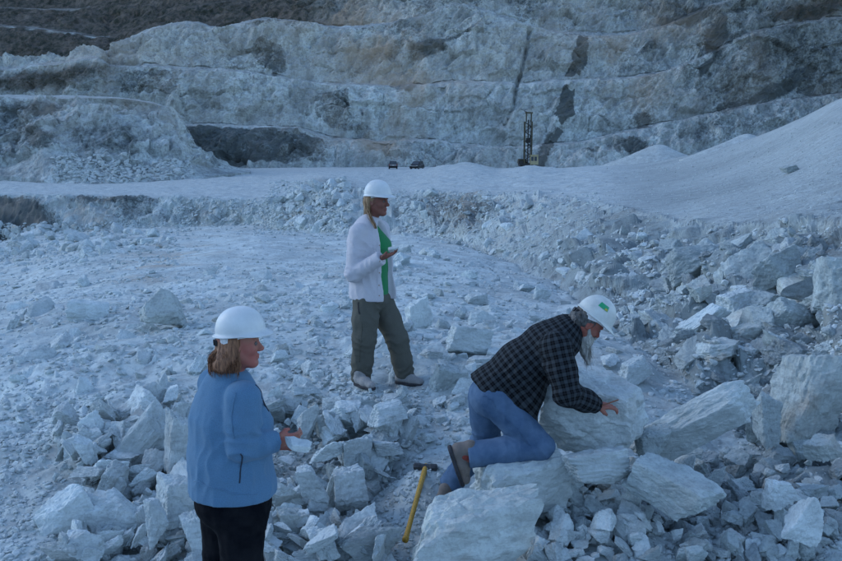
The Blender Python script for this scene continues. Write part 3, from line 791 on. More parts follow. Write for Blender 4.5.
heap('pile of broken pale slabs between the blue jacket and the sledgehammer', [(268, 408), (330, 400), (405, 412), (420, 432), (400, 470), (352, 520), (400, 561), (395, 575), (262, 575), (262, 450)], 300, 9, 42, 'pppdg', power=1.1, roll=55, sink=0.08, flat=(0.20, 0.58), lift=0.20)
heap('heap of angular blocks left of the dark trousers', [(50, 440), (120, 420), (180, 400), (215, 470), (215, 575), (60, 575), (90, 500)], 230, 9, 38, 'ppd', power=1.3, roll=50, sink=0.12, flat=(0.22, 0.6), lift=0.14)
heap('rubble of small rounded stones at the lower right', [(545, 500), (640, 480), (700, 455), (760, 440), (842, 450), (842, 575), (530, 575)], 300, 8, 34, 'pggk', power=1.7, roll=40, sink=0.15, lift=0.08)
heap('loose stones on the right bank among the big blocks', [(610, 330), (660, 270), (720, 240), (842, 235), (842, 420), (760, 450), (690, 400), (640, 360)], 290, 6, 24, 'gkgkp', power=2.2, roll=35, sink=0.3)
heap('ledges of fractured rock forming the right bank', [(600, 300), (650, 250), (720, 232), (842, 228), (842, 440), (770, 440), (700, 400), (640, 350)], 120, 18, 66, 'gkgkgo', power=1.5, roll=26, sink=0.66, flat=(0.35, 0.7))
heap('band of pale blocks below the far left bench face', [(0, 232), (60, 226), (120, 230), (175, 240), (170, 252), (110, 258), (50, 262), (0, 262)], 150, 5, 17, 'ppdo', power=1.8, sink=0.15)
heap('low rubble heap left of the standing head', [(285, 205), (310, 185), (345, 184), (352, 215), (348, 232), (300, 234), (275, 226)], 150, 4.5, 14, 'ppdg', power=1.8, sink=0.15)
heap('rubble spilling from the bank right of the standing person', [(395, 200), (440, 196), (520, 200), (560, 205), (590, 240), (560, 275), (500, 258), (440, 248), (400, 236)], 130, 4.5, 16, 'pgdod', power=2.4, sink=0.42)
heap('scattered half-buried stones on the left floor', [(0, 275), (200, 262), (345, 285), (345, 385), (200, 395), (60, 430), (0, 430)], 220, 6, 30, 'ddpdo', power=3.0, sink=0.42, flat=(0.3, 0.6))
heap('scattered stones on the middle floor around the standing person', [(395, 250), (480, 265), (560, 300), (560, 330), (480, 380), (440, 372), (420, 360), (345, 355), (290, 395), (270, 340)], 220, 6, 28, 'ddpp', power=2.8, sink=0.35, flat=(0.35, 0.7))
heap('loose stones on the floor around the sledgehammer and boulders', [(380, 402), (425, 395), (432, 372), (482, 372), (470, 470), (420, 561), (395, 540), (420, 440)], 150, 6, 26, 'ddpp', power=2.2, sink=0.22, flat=(0.3, 0.7))
heap('small fragments packed between the slabs beside the blue jacket', [(264, 402), (400, 402), (425, 440), (405, 470), (380, 500), (400, 575), (264, 575)], 290, 5, 16, 'ppgd', power=1.8, roll=50, sink=0.1, flat=(0.3, 0.7), lift=0.10)
heap('small fragments packed between the blocks left of the dark trousers', [(60, 440), (200, 400), (215, 470), (215, 575), (50, 575)], 220, 5, 15, 'ppgd', power=1.8, roll=50, sink=0.12, flat=(0.3, 0.7), lift=0.08)
heap('stones lodged between the boulders under the crouching person', [(520, 500), (560, 490), (640, 480), (640, 575), (530, 575)], 130, 9, 34, 'ppd', power=1.3, sink=0.15, flat=(0.3, 0.75), lift=0.12)
heap('slope of fragments behind the head of the crouching person', [(600, 225), (660, 235), (690, 275), (660, 330), (640, 370), (600, 380), (560, 300), (570, 250)], 130, 6, 24, 'pdgd', power=2.4, sink=0.42, flat=(0.3, 0.6))

def bench_at(qx, qy):
    j = int(np.clip(round((qx + 330) / 580 * (len(BPX) - 1)), 0, len(BPX) - 1)); col = by_[:, j]
    i = max(int(np.nonzero(col <= qy)[0][0]), 1)
    return Bv[i, j], BN[i, j]

# --- fragments too small to pick apart: one object
def debris(name, label, zones, mat, sub, at=None, clump=0.0):
    at = at or ground_at
    d, t = ico(sub)
    vs, ts, n = [], [], 0
    var = [rock_verts(2000 + k, sub, 4, 0.35, 12)[0] for k in range(24)]
    for poly, cnt, smin, smax in zones:
        for i in range(cnt):
            for _try in range(6 if clump else 1):
                x, y = sample(poly)
                if not clump or clump_at(x, y) > clump * rng.uniform(-0.8, 1.0): break
            g, nn = at(x, y)
            a = (smin + (smax - smin) * rng.random() ** 2.5) / 2 / scale_at(g)
            th = rng.uniform(0, 6.283); c, s_ = math.cos(th), math.sin(th)
            v = var[int(rng.integers(0, 24))] * np.array([a, a * rng.uniform(.6, 1.1), a * rng.uniform(.35, .8)])
            tl = rng.normal(0, 0.4)
            v = np.stack([v[:, 0] * c - v[:, 1] * s_, v[:, 0] * s_ + v[:, 1] * c, v[:, 2] + tl * v[:, 0]], -1) + g + nn * a * 0.15
            vs.append(v); ts.append(t + n); n += len(v)
    me = mesh_from(name, np.concatenate(vs), tris=np.concatenate(ts), smooth=False)
    return tag(link(name, me, mat), label, 'rock fragments', kind='stuff')

ALLNEAR = [(-40, 262), (345, 262), (480, 262), (600, 235), (880, 225), (880, 585), (-40, 585)]
debris('rock_chips', 'small pale rock chips strewn over the pit floor', [
    (ALLNEAR, 4000, 2.0, 7.0), ([(540, 440), (700, 440), (860, 430), (860, 585), (520, 585)], 2600, 2.5, 9), ([(600, 230), (860, 225), (860, 440), (700, 430), (600, 330)], 2200, 2.5, 9),
    ([(250, 390), (420, 390), (420, 585), (250, 585)], 1500, 3, 8), ([(0, 380), (215, 380), (215, 585), (0, 585)], 1300, 2.5, 8)], M_ROCK, 1, clump=0.7)
debris('rock_grit', 'fine rock grit on the pit floor, rubble edges and spoil slopes', [
    (ALLNEAR, 6500, 1.2, 3.5), ([(120, 236), (345, 236), (480, 252), (560, 292), (560, 330), (345, 320), (0, 320), (0, 262)], 4200, 1.3, 4.5), ([(-20, 225), (180, 225), (180, 268), (-20, 268)], 2200, 1.5, 6), ([(270, 182), (352, 182), (352, 236), (250, 236)], 2200, 1.5, 5.5),
    ([(390, 190), (600, 195), (600, 270), (400, 245)], 2600, 1.3, 4.5), ([(600, 170), (700, 155), (860, 110), (860, 235), (600, 225)], 3500, 0.8, 2.2), ([(300, 172), (600, 172), (600, 196), (300, 190)], 1200, .7, 1.6), ([(180, 200), (300, 200), (300, 235), (180, 235)], 700, 1.2, 5)], M_ROCK_DUST, 1 - 0)
debris('talus_blocks', 'pile of small blocks at the foot of the far left bench', [([(52, 156), (70, 152), (110, 160), (150, 165), (172, 158), (200, 167), (190, 178), (110, 184), (55, 180)], 900, 1.5, 7.0)], M_ROCK, 2, bench_at)
debris('floor_clods', 'dusty clods half buried in the pit floor', [(ALLNEAR, 1900, 4, 10), ([(0, 290), (345, 290), (345, 400), (180, 410), (0, 470)], 900, 4, 10)], M_ROCK_DUST, 2, clump=0.9)

# --- heaps of fine spoil on the bench
def spoil(label, px_, top, Y, foot, rad, seed):
    pk = P(px_, top, Y); zb = P(px_, foot, Y)[2]
    nr, na = 46, 110
    rr = np.linspace(0, 1, nr)[:, None] * np.ones((1, na)); aa = np.linspace(0, 2 * math.pi, na)[None] * np.ones((nr, 1))
    h = pk[2] - zb
    q = np.stack([np.cos(aa) * 1.3, np.sin(aa) * 1.3, np.full_like(aa, seed)], -1)
    R_ = rad * (1 + 0.10 * vnoise(q.reshape(-1, 3), seed).reshape(aa.shape))
    x, y = rr * R_ * np.cos(aa), rr * R_ * np.sin(aa)
    prof = np.where(rr < 0.12, 1 - rr * rr / 0.24, 1 - (rr - 0.06)) ; prof = np.clip(prof, 0, 1) ** 1.08
    z = h * prof - 0.5 * (rr > 0.97)
    v = np.stack([x, y, z], -1).reshape(-1, 3)
    v[:, 2] += 0.07 * fbm(v * 0.8 + seed, 3, seed) * (1 - rr.reshape(-1) ** 4)
    me = mesh_from('spoil_pile', v, grid_quads(nr, na), smooth=False)
    n_ = len(v); set_attr(me, 'tone', np.full(n_, .08)); set_attr(me, 'ochre', np.full(n_, .05)); set_attr(me, 'veg', np.zeros(n_)); set_attr(me, 'grey', 0.30 + 0.15 * fbm(v * .4, 3, 9))
    tag(link('spoil_pile', me, M_SPOIL, loc=(pk[0], Y, zb)), label, 'spoil pile')
spoil('pointed pile of fine pale spoil right of the drill rig', 658, 145, 118, 176, 9.5, 3)
spoil('smaller spoil pile merging into the tall slope at the right', 748, 134.5, 78, 162, 5.5, 5)
spoil('low rounded spoil pile just left of the drill rig', 466, 162, 146, 174, 8.5, 7)
# ------------------------------------------------------------------ figures: distance fields turned into meshes
V3 = lambda *a: np.array(a, float)
def unit(v):
    v = np.asarray(v, float); return v / (np.linalg.norm(v) + 1e-12)

class Field:
    def __init__(s): s.pr = []
    def _add(s, fn, lo, hi, k, op): s.pr.append((fn, np.asarray(lo, float), np.asarray(hi, float), k, op))
    def cone(s, a, b, ra, rb, k=0.02, op='u', flat=None):
        """round cone a-b; flat=(axis, f) squeezes it to f of its thickness along axis"""
        a, b = np.asarray(a, float), np.asarray(b, float); ba = b - a
        if flat is not None:
            n = unit(flat[0]); f = flat[1]; g = 1 / f - 1
            ba2 = ba + n * np.dot(ba, n) * g
        else: ba2 = ba
        L = np.dot(ba2, ba2) + 1e-12
        def fn(p):
            q = p - a
            if flat is not None: q = q + (q @ n)[..., None] * n * g
            t = np.clip((q @ ba2) / L, 0, 1)
            d = q - t[..., None] * ba2
            return (np.sqrt(np.einsum('...i,...i->...', d, d)) - (ra + (rb - ra) * t)) * (1.0 if flat is None else min(1.0, flat[1] ** 0.5))
        m = max(ra, rb) * (1.0 if flat is None else max(1.0, flat[1])) + k
        s._add(fn, np.minimum(a, b) - m, np.maximum(a, b) + m, k, op); return s
    def ell(s, c, r, M=None, k=0.02, op='u'):
        c, r = np.asarray(c, float), np.asarray(r, float); M = np.eye(3) if M is None else np.asarray(M, float)
        def fn(p):
            q = (p - c) @ M
            k0 = np.sqrt(np.einsum('...i,...i->...', q / r, q / r)); k1 = np.sqrt(np.einsum('...i,...i->...', q / (r * r), q / (r * r)))
            return k0 * (k0 - 1) / (k1 + 1e-9)
        m = r.max() + k
        s._add(fn, c - m, c + m, k, op); return s
    def torus(s, c, n, Rr, r, k=0.01, tall=1.0, side=None, squash=1.0, op='u'):
        c = np.asarray(c, float); n = unit(n)
        def fn(p):
            q = p - c; z = q @ n; q = q - z[..., None] * n
            if side is not None: q = q + (q @ unit(side))[..., None] * unit(side) * (1 / squash - 1)
            w = np.sqrt(np.einsum('...i,...i->...', q, q)) - Rr
            return np.sqrt(w * w + (z / tall) ** 2) - r
        m = (Rr + r * max(1, tall)) * max(1, squash) + k
        s._add(fn, c - m, c + m, k, op); return s
    def chain(s, pts, rads, k=0.02, flat=None):
        for i in range(len(pts) - 1): s.cone(pts[i], pts[i + 1], rads[i], rads[i + 1], k, flat=flat)
        return s
    def cut(s, c, n, rad=None):
        """throw away what lies on the n side of the plane (within rad of c)"""
        c = np.asarray(c, float); n = unit(n)
        if rad is None: s.pr.append((lambda p: (p - c) @ n, None, None, 0, 'cut'))
        else: s._add(lambda p: (p - c) @ n, c + n * rad - rad, c + n * rad + rad, 0, 'cut')
        return s
    def mesh(s, vox, lo=None, hi=None, post=None):
        los = np.array([x[1] for x in s.pr if x[1] is not None and x[4] == 'u']); his = np.array([x[2] for x in s.pr if x[2] is not None and x[4] == 'u'])
        lo = los.min(0) - 2 * vox if lo is None else np.asarray(lo, float); hi = his.max(0) + 2 * vox if hi is None else np.asarray(hi, float)
        n = np.ceil((hi - lo) / vox).astype(int) + 1
        ax = [lo[i] + vox * np.arange(n[i]) for i in range(3)]
        F = np.full(tuple(n), 1.0, np.float32)
        for fn, a, b, k, op in s.pr:
            if a is None:
                g = np.stack(np.meshgrid(*ax, indexing='ij'), -1); F = np.maximum(F, fn(g).astype(np.float32)); continue
            i0 = np.clip(np.floor((a - lo) / vox).astype(int) - 2, 0, n); i1 = np.clip(np.ceil((b - lo) / vox).astype(int) + 3, 0, n)
            if np.any(i1 <= i0): continue
            sl = tuple(slice(i0[j], i1[j]) for j in range(3))
            g = np.stack(np.meshgrid(*[ax[j][sl[j]] for j in range(3)], indexing='ij'), -1)
            d = fn(g).astype(np.float32); f = F[sl]
            if op == 'u':
                h = np.clip(k - np.abs(f - d), 0, None) / max(k, 1e-6)
                F[sl] = np.minimum(f, d) - h * h * k * 0.25
            elif op == 'cut':
                F[sl] = np.maximum(f, d)
            elif op == 's':
                h = np.clip(k - np.abs(f + d), 0, None) / max(k, 1e-6)
                F[sl] = np.maximum(f, -d) + h * h * k * 0.25
        return surface_nets(F, lo, vox)

def surface_nets(F, lo, vox):
    nx, ny, nz = F.shape
    ins = F < 0
    cs = np.zeros((nx - 1, ny - 1, nz - 1), np.int8)
    for dx in (0, 1):
        for dy in (0, 1):
            for dz in (0, 1): cs += ins[dx:nx - 1 + dx, dy:ny - 1 + dy, dz:nz - 1 + dz]
    act = (cs > 0) & (cs < 8)
    idx = np.full(act.shape, -1, np.int64); cells = np.argwhere(act); idx[act] = np.arange(len(cells))
    cor = [(0, 0, 0), (1, 0, 0), (0, 1, 0), (1, 1, 0), (0, 0, 1), (1, 0, 1), (0, 1, 1), (1, 1, 1)]
    val = np.stack([F[cells[:, 0] + a, cells[:, 1] + b, cells[:, 2] + c] for a, b, c in cor], -1)
    acc = np.zeros((len(cells), 3)); cnt = np.zeros(len(cells))
    for i in range(8):
        for j in range(i + 1, 8):
            if sum(abs(cor[i][q] - cor[j][q]) for q in range(3)) != 1: continue
            m = (val[:, i] < 0) != (val[:, j] < 0)
            t = np.where(m, val[:, i] / (val[:, i] - val[:, j] + 1e-12), 0)
            pt = np.array(cor[i]) + t[:, None] * (np.array(cor[j]) - np.array(cor[i]))
            acc += pt * m[:, None]; cnt += m
    v = lo + vox * (cells + acc / cnt[:, None])
    quads = []
    for axis in range(3):
        sl0 = [slice(None)] * 3; sl1 = [slice(None)] * 3
        sl0[axis] = slice(0, -1); sl1[axis] = slice(1, None)
        a, b = ins[tuple(sl0)], ins[tuple(sl1)]
        e = np.argwhere(a != b)
        o1, o2 = [(1, 2), (2, 0), (0, 1)][axis]
        ok = (e[:, o1] > 0) & (e[:, o2] > 0) & (e[:, o1] < F.shape[o1] - 1) & (e[:, o2] < F.shape[o2] - 1)
        e = e[ok]
        def cell(d1, d2):
            c = e.copy(); c[:, o1] -= d1; c[:, o2] -= d2
            return idx[c[:, 0], c[:, 1], c[:, 2]]
        q = np.stack([cell(1, 1), cell(0, 1), cell(0, 0), cell(1, 0)], -1)
        flip = ~a[e[:, 0], e[:, 1], e[:, 2]]
        q[flip] = q[flip][:, ::-1]
        quads.append(q)
    return v, np.concatenate(quads)

def vert_normals(v, q):
    n = np.cross(v[q[:, 2]] - v[q[:, 0]], v[q[:, 3]] - v[q[:, 1]])
    out = np.zeros_like(v)
    for i in range(4): np.add.at(out, q[:, i], n)
    return out / (np.linalg.norm(out, axis=1, keepdims=True) + 1e-12)

def relax(v, q, it=2):
    for _ in range(it):
        acc = np.zeros_like(v); c = np.zeros(len(v))
        for a, b in ((0, 1), (1, 2), (2, 3), (3, 0)):
            np.add.at(acc, q[:, a], v[q[:, b]]); np.add.at(c, q[:, a], 1)
        v = 0.5 * v + 0.5 * acc / np.maximum(c, 1)[:, None]
    return v

def field_obj(name, fields, vox, mat, parent, disp=None, attrs=None, it=1):
    """one mesh object from one or more (field, voxel, lo, hi) pieces"""
    vs, qs, n = [], [], 0
    for fl in (fields if isinstance(fields, list) else [(fields, vox, None, None)]):
        v, q = fl[0].mesh(fl[1], fl[2], fl[3])
        v = relax(v, q, it)
        vs.append(v); qs.append(q + n); n += len(v)
    v, q = np.concatenate(vs), np.concatenate(qs)
    if disp is not None:
        nn = vert_normals(v, q)
        v = v + nn * disp(v, nn)[:, None]
    root = parent
    while root.parent: root = root.parent
    me = mesh_from(name, v - ORG[root.name], q)
    o = link(name, me, mat, parent)
    if attrs:
        for k, f in attrs.items():
            a = f(v)
            (set_vec if a.ndim == 2 else set_attr)(me, k, a)
    return o
ORG = {}
def person(label, loc):
    o = empty('person', loc, label, 'person'); ORG[o.name] = np.array(loc, float)
    return o
def off(o): return ORG[o.name]

def frame(F, U=(0, 0, 1)):
    F = unit(F); U = np.asarray(U, float); L = unit(np.cross(U, F)); U = np.cross(F, L)
    return np.stack([F, L, U], 1)           # columns forward, left, up

def head(fl, c, M, s=1.0, lips=True):
    """head with brow, sockets, nose, lips, chin and ears; local x forward, y left, z up"""
    T = lambda *a: np.asarray(c) + M @ (np.array(a, float) * s)
    E = lambda a, r, k=0.02, op='u': fl.ell(T(*a), np.array(r) * s, M, k * s, op)
    E((-.010, 0, .030), (.097, .076, .086), .01); E((.035, 0, .015), (.050, .064, .060), .03); E((.034, 0, -.046), (.050, .055, .070), .03)
    for y in (-1, 1):
        fl.cone(T(-.005, y * .050, -.045), T(.056, y * .016, -.100), .020 * s, .017 * s, .03 * s)
        E((.054, y * .040, -.028), (.026, .022, .022), .02)
        E((.078, y * .026, .022), (.014, .024, .009), .012)
    E((.066, 0, -.101), (.020, .024, .018), .02)
    for y in (-1, 1): E((.094, y * .031, .001), (.018, .018, .012), .012, 's')
    fl.cone(T(.084, 0, .004), T(.106, 0, -.030), .009 * s, .013 * s, .014 * s)
    for y in (-1, 1): E((.096, y * .011, -.035), (.011, .008, .008), .008)
    if lips:
        E((.083, 0, -.062), (.012, .023, .006), .008); E((.081, 0, -.074), (.012, .020, .007), .008)
    for y in (-1, 1):
        E((-.010, y * .077, -.006), (.021, .010, .033), .01); E((-.004, y * .087, -.004), (.011, .006, .019), .006, 's')
    return T

def hand(fl, w, d, pn, side=1, curl=0.6, s=1.0, spread=0.12, thumb_in=0.5):
    """palm, four jointed fingers and a thumb; w wrist, d direction of the fingers, pn palm normal"""
    d = unit(d); pn = unit(np.asarray(pn, float) - d * np.dot(pn, d)); x = np.cross(d, pn) * side    # x points to the thumb side
    w = np.asarray(w, float)
    A = lambda f, t, p: w + s * (d * f + x * t + pn * p)
    fl.cone(A(-.02, 0, 0), A(.03, 0, 0), .026 * s, .028 * s, .02, flat=(pn, .72))
    fl.ell(A(.052, 0, 0), V3(.048, .040, .017) * s, np.stack([d, x, pn], 1), .02)
    for i, (t, L) in enumerate(((.027, .070), (.009, .078), (-.010, .073), (-.027, .058))):
        b = A(.088 - .006 * abs(i - 1), t, 0); ang = 0.25 * curl; cur = b; sp = spread * (1.2 - i) * 0.5
        for j, (fr, rr) in enumerate(((.45, .0098), (.31, .0088), (.24, .0078))):
            dd = math.cos(ang) * (d + x * sp) + math.sin(ang) * pn
            nx = cur + s * L * fr * dd
            fl.cone(cur, nx, rr * s, (rr - .001) * s, .006); cur = nx; ang += curl * (1.0 - .1 * i)
    a0 = A(.012, .028, .004); a1 = A(.046, .050 - .012 * thumb_in, .012 + .02 * thumb_in); a2 = A(.074, .050 - .03 * thumb_in, .022 + .03 * thumb_in)
    fl.cone(a0, a1, .0145 * s, .0115 * s, .014); fl.cone(a1, a2, .0115 * s, .0088 * s, .006)

def helmet(parent, c, M, mat, s=1.0, full_brim=False, sticker=None, ridge=True):
    """hard hat shell with brim; c is the middle of the rim"""
    nt, nv = 72, 22
    th = np.linspace(0, 2 * math.pi, nt, endpoint=False)
    def shell(inset):
        rows = []
        for i in range(nv):
            t = i / (nv - 1) * math.pi / 2
            rx, ry, rz = .128 - inset, .108 - inset, .126 - inset
            e = 0.86
            cr, sr = math.sin(t) ** e, math.cos(t) ** 0.95
            x, y = rx * cr * np.cos(th), ry * cr * np.sin(th)
            z = np.full(nt, rz * sr)
            if ridge:
                z = z + .007 * np.exp(-(y / .016) ** 2) * np.clip(sr, 0, 1) + .004 * np.exp(-((np.abs(y) - .05) / .010) ** 2) * sr
            rows.append(np.stack([x, y, z], -1))
        brim_f = .052 if not full_brim else .038
        brim_r = .008 if not full_brim else .015
        w = np.clip((np.cos(th) - 0.1) / 0.9, 0, 1) ** 0.8
        out = brim_r + (brim_f - brim_r) * w
        for k, (q, dz) in enumerate(((.15, -.004), (.5, -.010), (.85, -.015), (1.0, -.018))):
            sc = 1 + q * out / .118
            rows.append(np.stack([(.128 - inset * .3) * np.cos(th) * sc, (.108 - inset * .3) * np.sin(th) * sc, dz * (0.6 + w) - inset * .9 + 0 * th], -1))
        return rows
    o_, i_ = shell(0.0), shell(.0035)
    rows = o_ + i_[::-1]
    v = np.concatenate(rows) * s
    n = len(rows); q = []
    for i in range(n - 1):
        a = np.arange(nt); b = (a + 1) % nt
        q.append(np.stack([i * nt + a, (i + 1) * nt + a, (i + 1) * nt + b, i * nt + b], -1))
    me = mesh_from('hard_hat', v @ M.T + c - off(parent), np.concatenate(q))
    hat = link('hard_hat', me, mat, parent)
    # suspension band and the ratchet knob at the nape
    bn = []
    for t in np.linspace(0, 2 * math.pi, 48, endpoint=False):
        for zz in (.012, -.024 - .034 * max(0, -math.cos(t))): bn.append([.122 * math.cos(t), .096 * math.sin(t), zz])
    bn = np.array(bn) * s; k = np.arange(48) * 2; k2 = (k + 2) % 96
    me = mesh_from('suspension_band', bn @ M.T + c - off(parent), np.stack([k, k2, k2 + 1, k + 1], -1))
    bo = link('suspension_band', me, MAT['strap'], hat)
    mb = MB(); mb.box(V3(-.124, 0, -.046) * s, V3(.010, .032, .015) * s); mb.tube([V3(-.126, 0, -.046) * s, V3(-.142, 0, -.046) * s], .016 * s, 14)
    v = np.concatenate(mb.v); mb.v = [v @ M.T + c - off(parent)]
    link('ratchet_knob', mb.mesh('ratchet_knob'), MAT['black_plastic'], hat)
    return hat

def strands(name, paths, width, mat, parent, taper=True):
    """flat locks of hair along given paths"""
    vs, qs, n = [], [], 0
    for pts in paths:
        pts = np.asarray(pts); m = len(pts)
        tan = np.gradient(pts, axis=0); side = np.cross(tan, rng.normal(0, 1, 3)); side /= np.linalg.norm(side, axis=1, keepdims=True) + 1e-9
        w = width * rng.uniform(.6, 1.3) * (np.linspace(1, .25, m) if taper else np.ones(m)); up = np.cross(side, tan); up /= np.linalg.norm(up, axis=1, keepdims=True) + 1e-9
        r = [pts + side * w[:, None], pts + up * w[:, None] * .5, pts - side * w[:, None]]
        vs.append(np.concatenate(r)); i = np.arange(m - 1)
        for a, b in ((0, 1), (1, 2), (2, 0)): qs.append(np.stack([a * m + i, a * m + i + 1, b * m + i + 1, b * m + i], -1) + n)
        n += 3 * m
    me = mesh_from(name, np.concatenate(vs) - off(parent if parent.name in ORG else parent.parent), np.concatenate(qs))
    return link(name, me, mat, parent)

def eyes(parent, T, M, s=1.0):
    for y in (-1, 1):
        d, t = ico(3); v = d * .0110 * s
        c = T(.0785, y * .031, .001)
        me = mesh_from('eye', v @ M.T + c - off(parent), tris=t)
        o = link('eye', me, MAT['eye_white'], parent)
        pup = T(.0868, y * .0315, .001)
        me = mesh_from('iris', (d * np.array([.003, .0055, .0055]) * s) @ M.T + pup - off(parent), tris=t)
        link('iris', me, MAT['iris'], o)

def brows(parent, T, mat):
    for y in (-1, 1):
        mb = MB(); mb.tube([T(.088, y * .012, .022), T(.091, y * .026, .027), T(.078, y * .046, .022)], [.0035, .004, .002], 8)
        v = np.concatenate(mb.v); mb.v = [v - off(parent)]
        link('eyebrow', mb.mesh('eyebrow', True), mat, parent)

def bone_uv(bones):
    """cloth coordinates (across, along) from the nearest limb axis, in metres"""
    def f(v):
        best = np.full(len(v), 9.0); out = np.zeros((len(v), 3))
        for a, b, r, ref in bones:
            a, b = np.asarray(a, float), np.asarray(b, float); ba = b - a; L = np.linalg.norm(ba); ax = ba / L
            q = v - a; t = q @ ax; tc = np.clip(t, 0, L); rad = q - tc[:, None] * ax
            d = np.linalg.norm(rad, axis=1) - r
            x = unit(np.asarray(ref, float) - ax * np.dot(ref, ax)); y = np.cross(ax, x)
            ang = np.arctan2(rad @ y, rad @ x)
            m = d < best; best = np.where(m, d, best)
            out[m] = np.stack([ang * r, t, np.zeros(len(v))], -1)[m]
        return out
    return f

def folds(joints, base=0.004, fine=0.0015, freq=9.0, drape=None):
    """cloth relief: soft folds everywhere, stronger creases around the given joints"""
    def f(v, n):
        d = base * fbm(v * np.array([freq, freq, freq * .3]), 3, 301, ridged=True) * .8 + fine * fbm(v * 38, 2, 305)
        for c, r, amp, ax in joints:
            c = np.asarray(c, float); q = v - c
            w = np.exp(-(np.einsum('ij,ij->i', q, q)) / (r * r)); ax = unit(ax)
            ph = (q @ ax) * 42 + 2.6 * fbm(v * 6, 2, 311)
            d = d + 1.7 * amp * w * (1 - 2 * np.abs(np.sin(ph)) ** 0.8)
        return d * np.clip(1.15 - np.abs(n[:, 2]), 0.1, 1)
    return f

# ---- materials of clothes, skin, hair
def cloth_mat(name, col, fuzz=0.15, scale=220.0, rough=0.95, blot=0.10, bump=0.0012):
    m, nt, b = new_mat(name, rough, 0.12)
    s = NT(nt); pos = s.n('ShaderNodeTexCoord').outputs['Object']
    n = s.noise(pos, scale, 3, 0.6); n2 = s.noise(pos, 6.0, 4, 0.6)
    c = s.mix(s.ramp(n, [(.3, 0.), (.7, 1.)]), tuple(x * (1 - fuzz) for x in col), tuple(min(1, x * (1 + fuzz)) for x in col))
    c = s.mix(s.math('MULTIPLY', s.ramp(n2, [(.42, 0.), (.68, 1.)]), blot * 2), c, tuple(x * .7 + .05 for x in col))
    s.l(c, b.inputs['Base Color']); s.l(s.bump(n, .6, bump), b.inputs['Normal'])
    b.inputs['Sheen Weight'].default_value = 0.12 if max(col) > 0.1 else 0.0
    return m

def plaid_mat():
    m, nt, b = new_mat('black_grey_plaid', .95, .1)
    s = NT(nt); uv = s.n('ShaderNodeAttribute', attribute_name='cloth').outputs['Vector']
    sp = s.n('ShaderNodeSeparateXYZ'); s.l(uv, sp.inputs[0])
    def bands(o, per):
        x = s.math('FRACT', s.math('ADD', s.math('MULTIPLY', o, 1 / per), 100.25))
        wide = s.math('LESS_THAN', x, 0.46)
        thin = s.math('LESS_THAN', s.math('ABSOLUTE', s.math('SUBTRACT', x, 0.73)), 0.035)
        return wide, thin
    w1, t1 = bands(sp.outputs[0], 0.043); w2, t2 = bands(sp.outputs[1], 0.043)
    k = s.math('ADD', s.math('MULTIPLY', w1, .5), s.math('MULTIPLY', w2, .5))
    c = s.mix(k, (.003, .0035, .0045), (.052, .062, .070))
    c = s.mix(s.math('MULTIPLY', s.math('MAXIMUM', t1, t2), .25), c, (.07, .08, .09))
    pos = s.n('ShaderNodeTexCoord').outputs['Object']; n = s.noise(pos, 260, 2, .6)
    c = s.mix(s.math('MULTIPLY', n, .35), c, (.010, .011, .013))
    s.l(c, b.inputs['Base Color']); s.l(s.bump(n, .6, .0012), b.inputs['Normal'])
    return m

def skin_mat(name, col, red):
    m, nt, b = new_mat(name, .6, .3)
    s = NT(nt); pos = s.n('ShaderNodeTexCoord').outputs['Object']
    n = s.noise(pos, 40, 4, .6); n2 = s.noise(pos, 14, 3, .6)
    c = s.mix(s.ramp(n2, [(.4, 0.), (.65, 1.)]), col, red)
    c = s.mix(s.math('MULTIPLY', n, .3), c, tuple(x * .7 for x in col))
    c = s.mix(s.attr('lip'), c, (.33, .09, .085))
    s.l(c, b.inputs['Base Color']); s.l(s.bump(n, .4, .001), b.inputs['Normal'])
    b.inputs['Subsurface Weight'].default_value = 0.06
    b.inputs['Subsurface Radius'].default_value = (.01, .004, .002)
    return m

def hair_mat(name, dark, light):
    m, nt, b = new_mat(name, .55, .35)
    s = NT(nt); pos = s.n('ShaderNodeTexCoord').outputs['Object']
    n = s.noise(s.mapping(pos, (1, 1, .12)), 160, 3, .7)
    s.l(s.mix(s.ramp(n, [(.35, 0.), (.65, 1.)]), dark, light), b.inputs['Base Color'])
    s.l(s.bump(n, .8, .002), b.inputs['Normal'])
    return m

def denim_mat():
    m, nt, b = new_mat('faded_denim', .95, .1)
    s = NT(nt); pos = s.n('ShaderNodeTexCoord').outputs['Object']
    n = s.noise(s.mapping(pos, (1, 1, .3)), 300, 2, .6); n2 = s.noise(pos, 7, 4, .65)
    c = s.mix(s.ramp(n2, [(.35, 0.), (.68, 1.)]), (.042, .085, .160), (.105, .170, .265))
    c = s.mix(s.math('MULTIPLY', n, .3), c, (.13, .20, .29))
    s.l(c, b.inputs['Base Color']); s.l(s.bump(n, .5, .001), b.inputs['Normal'])
    return m

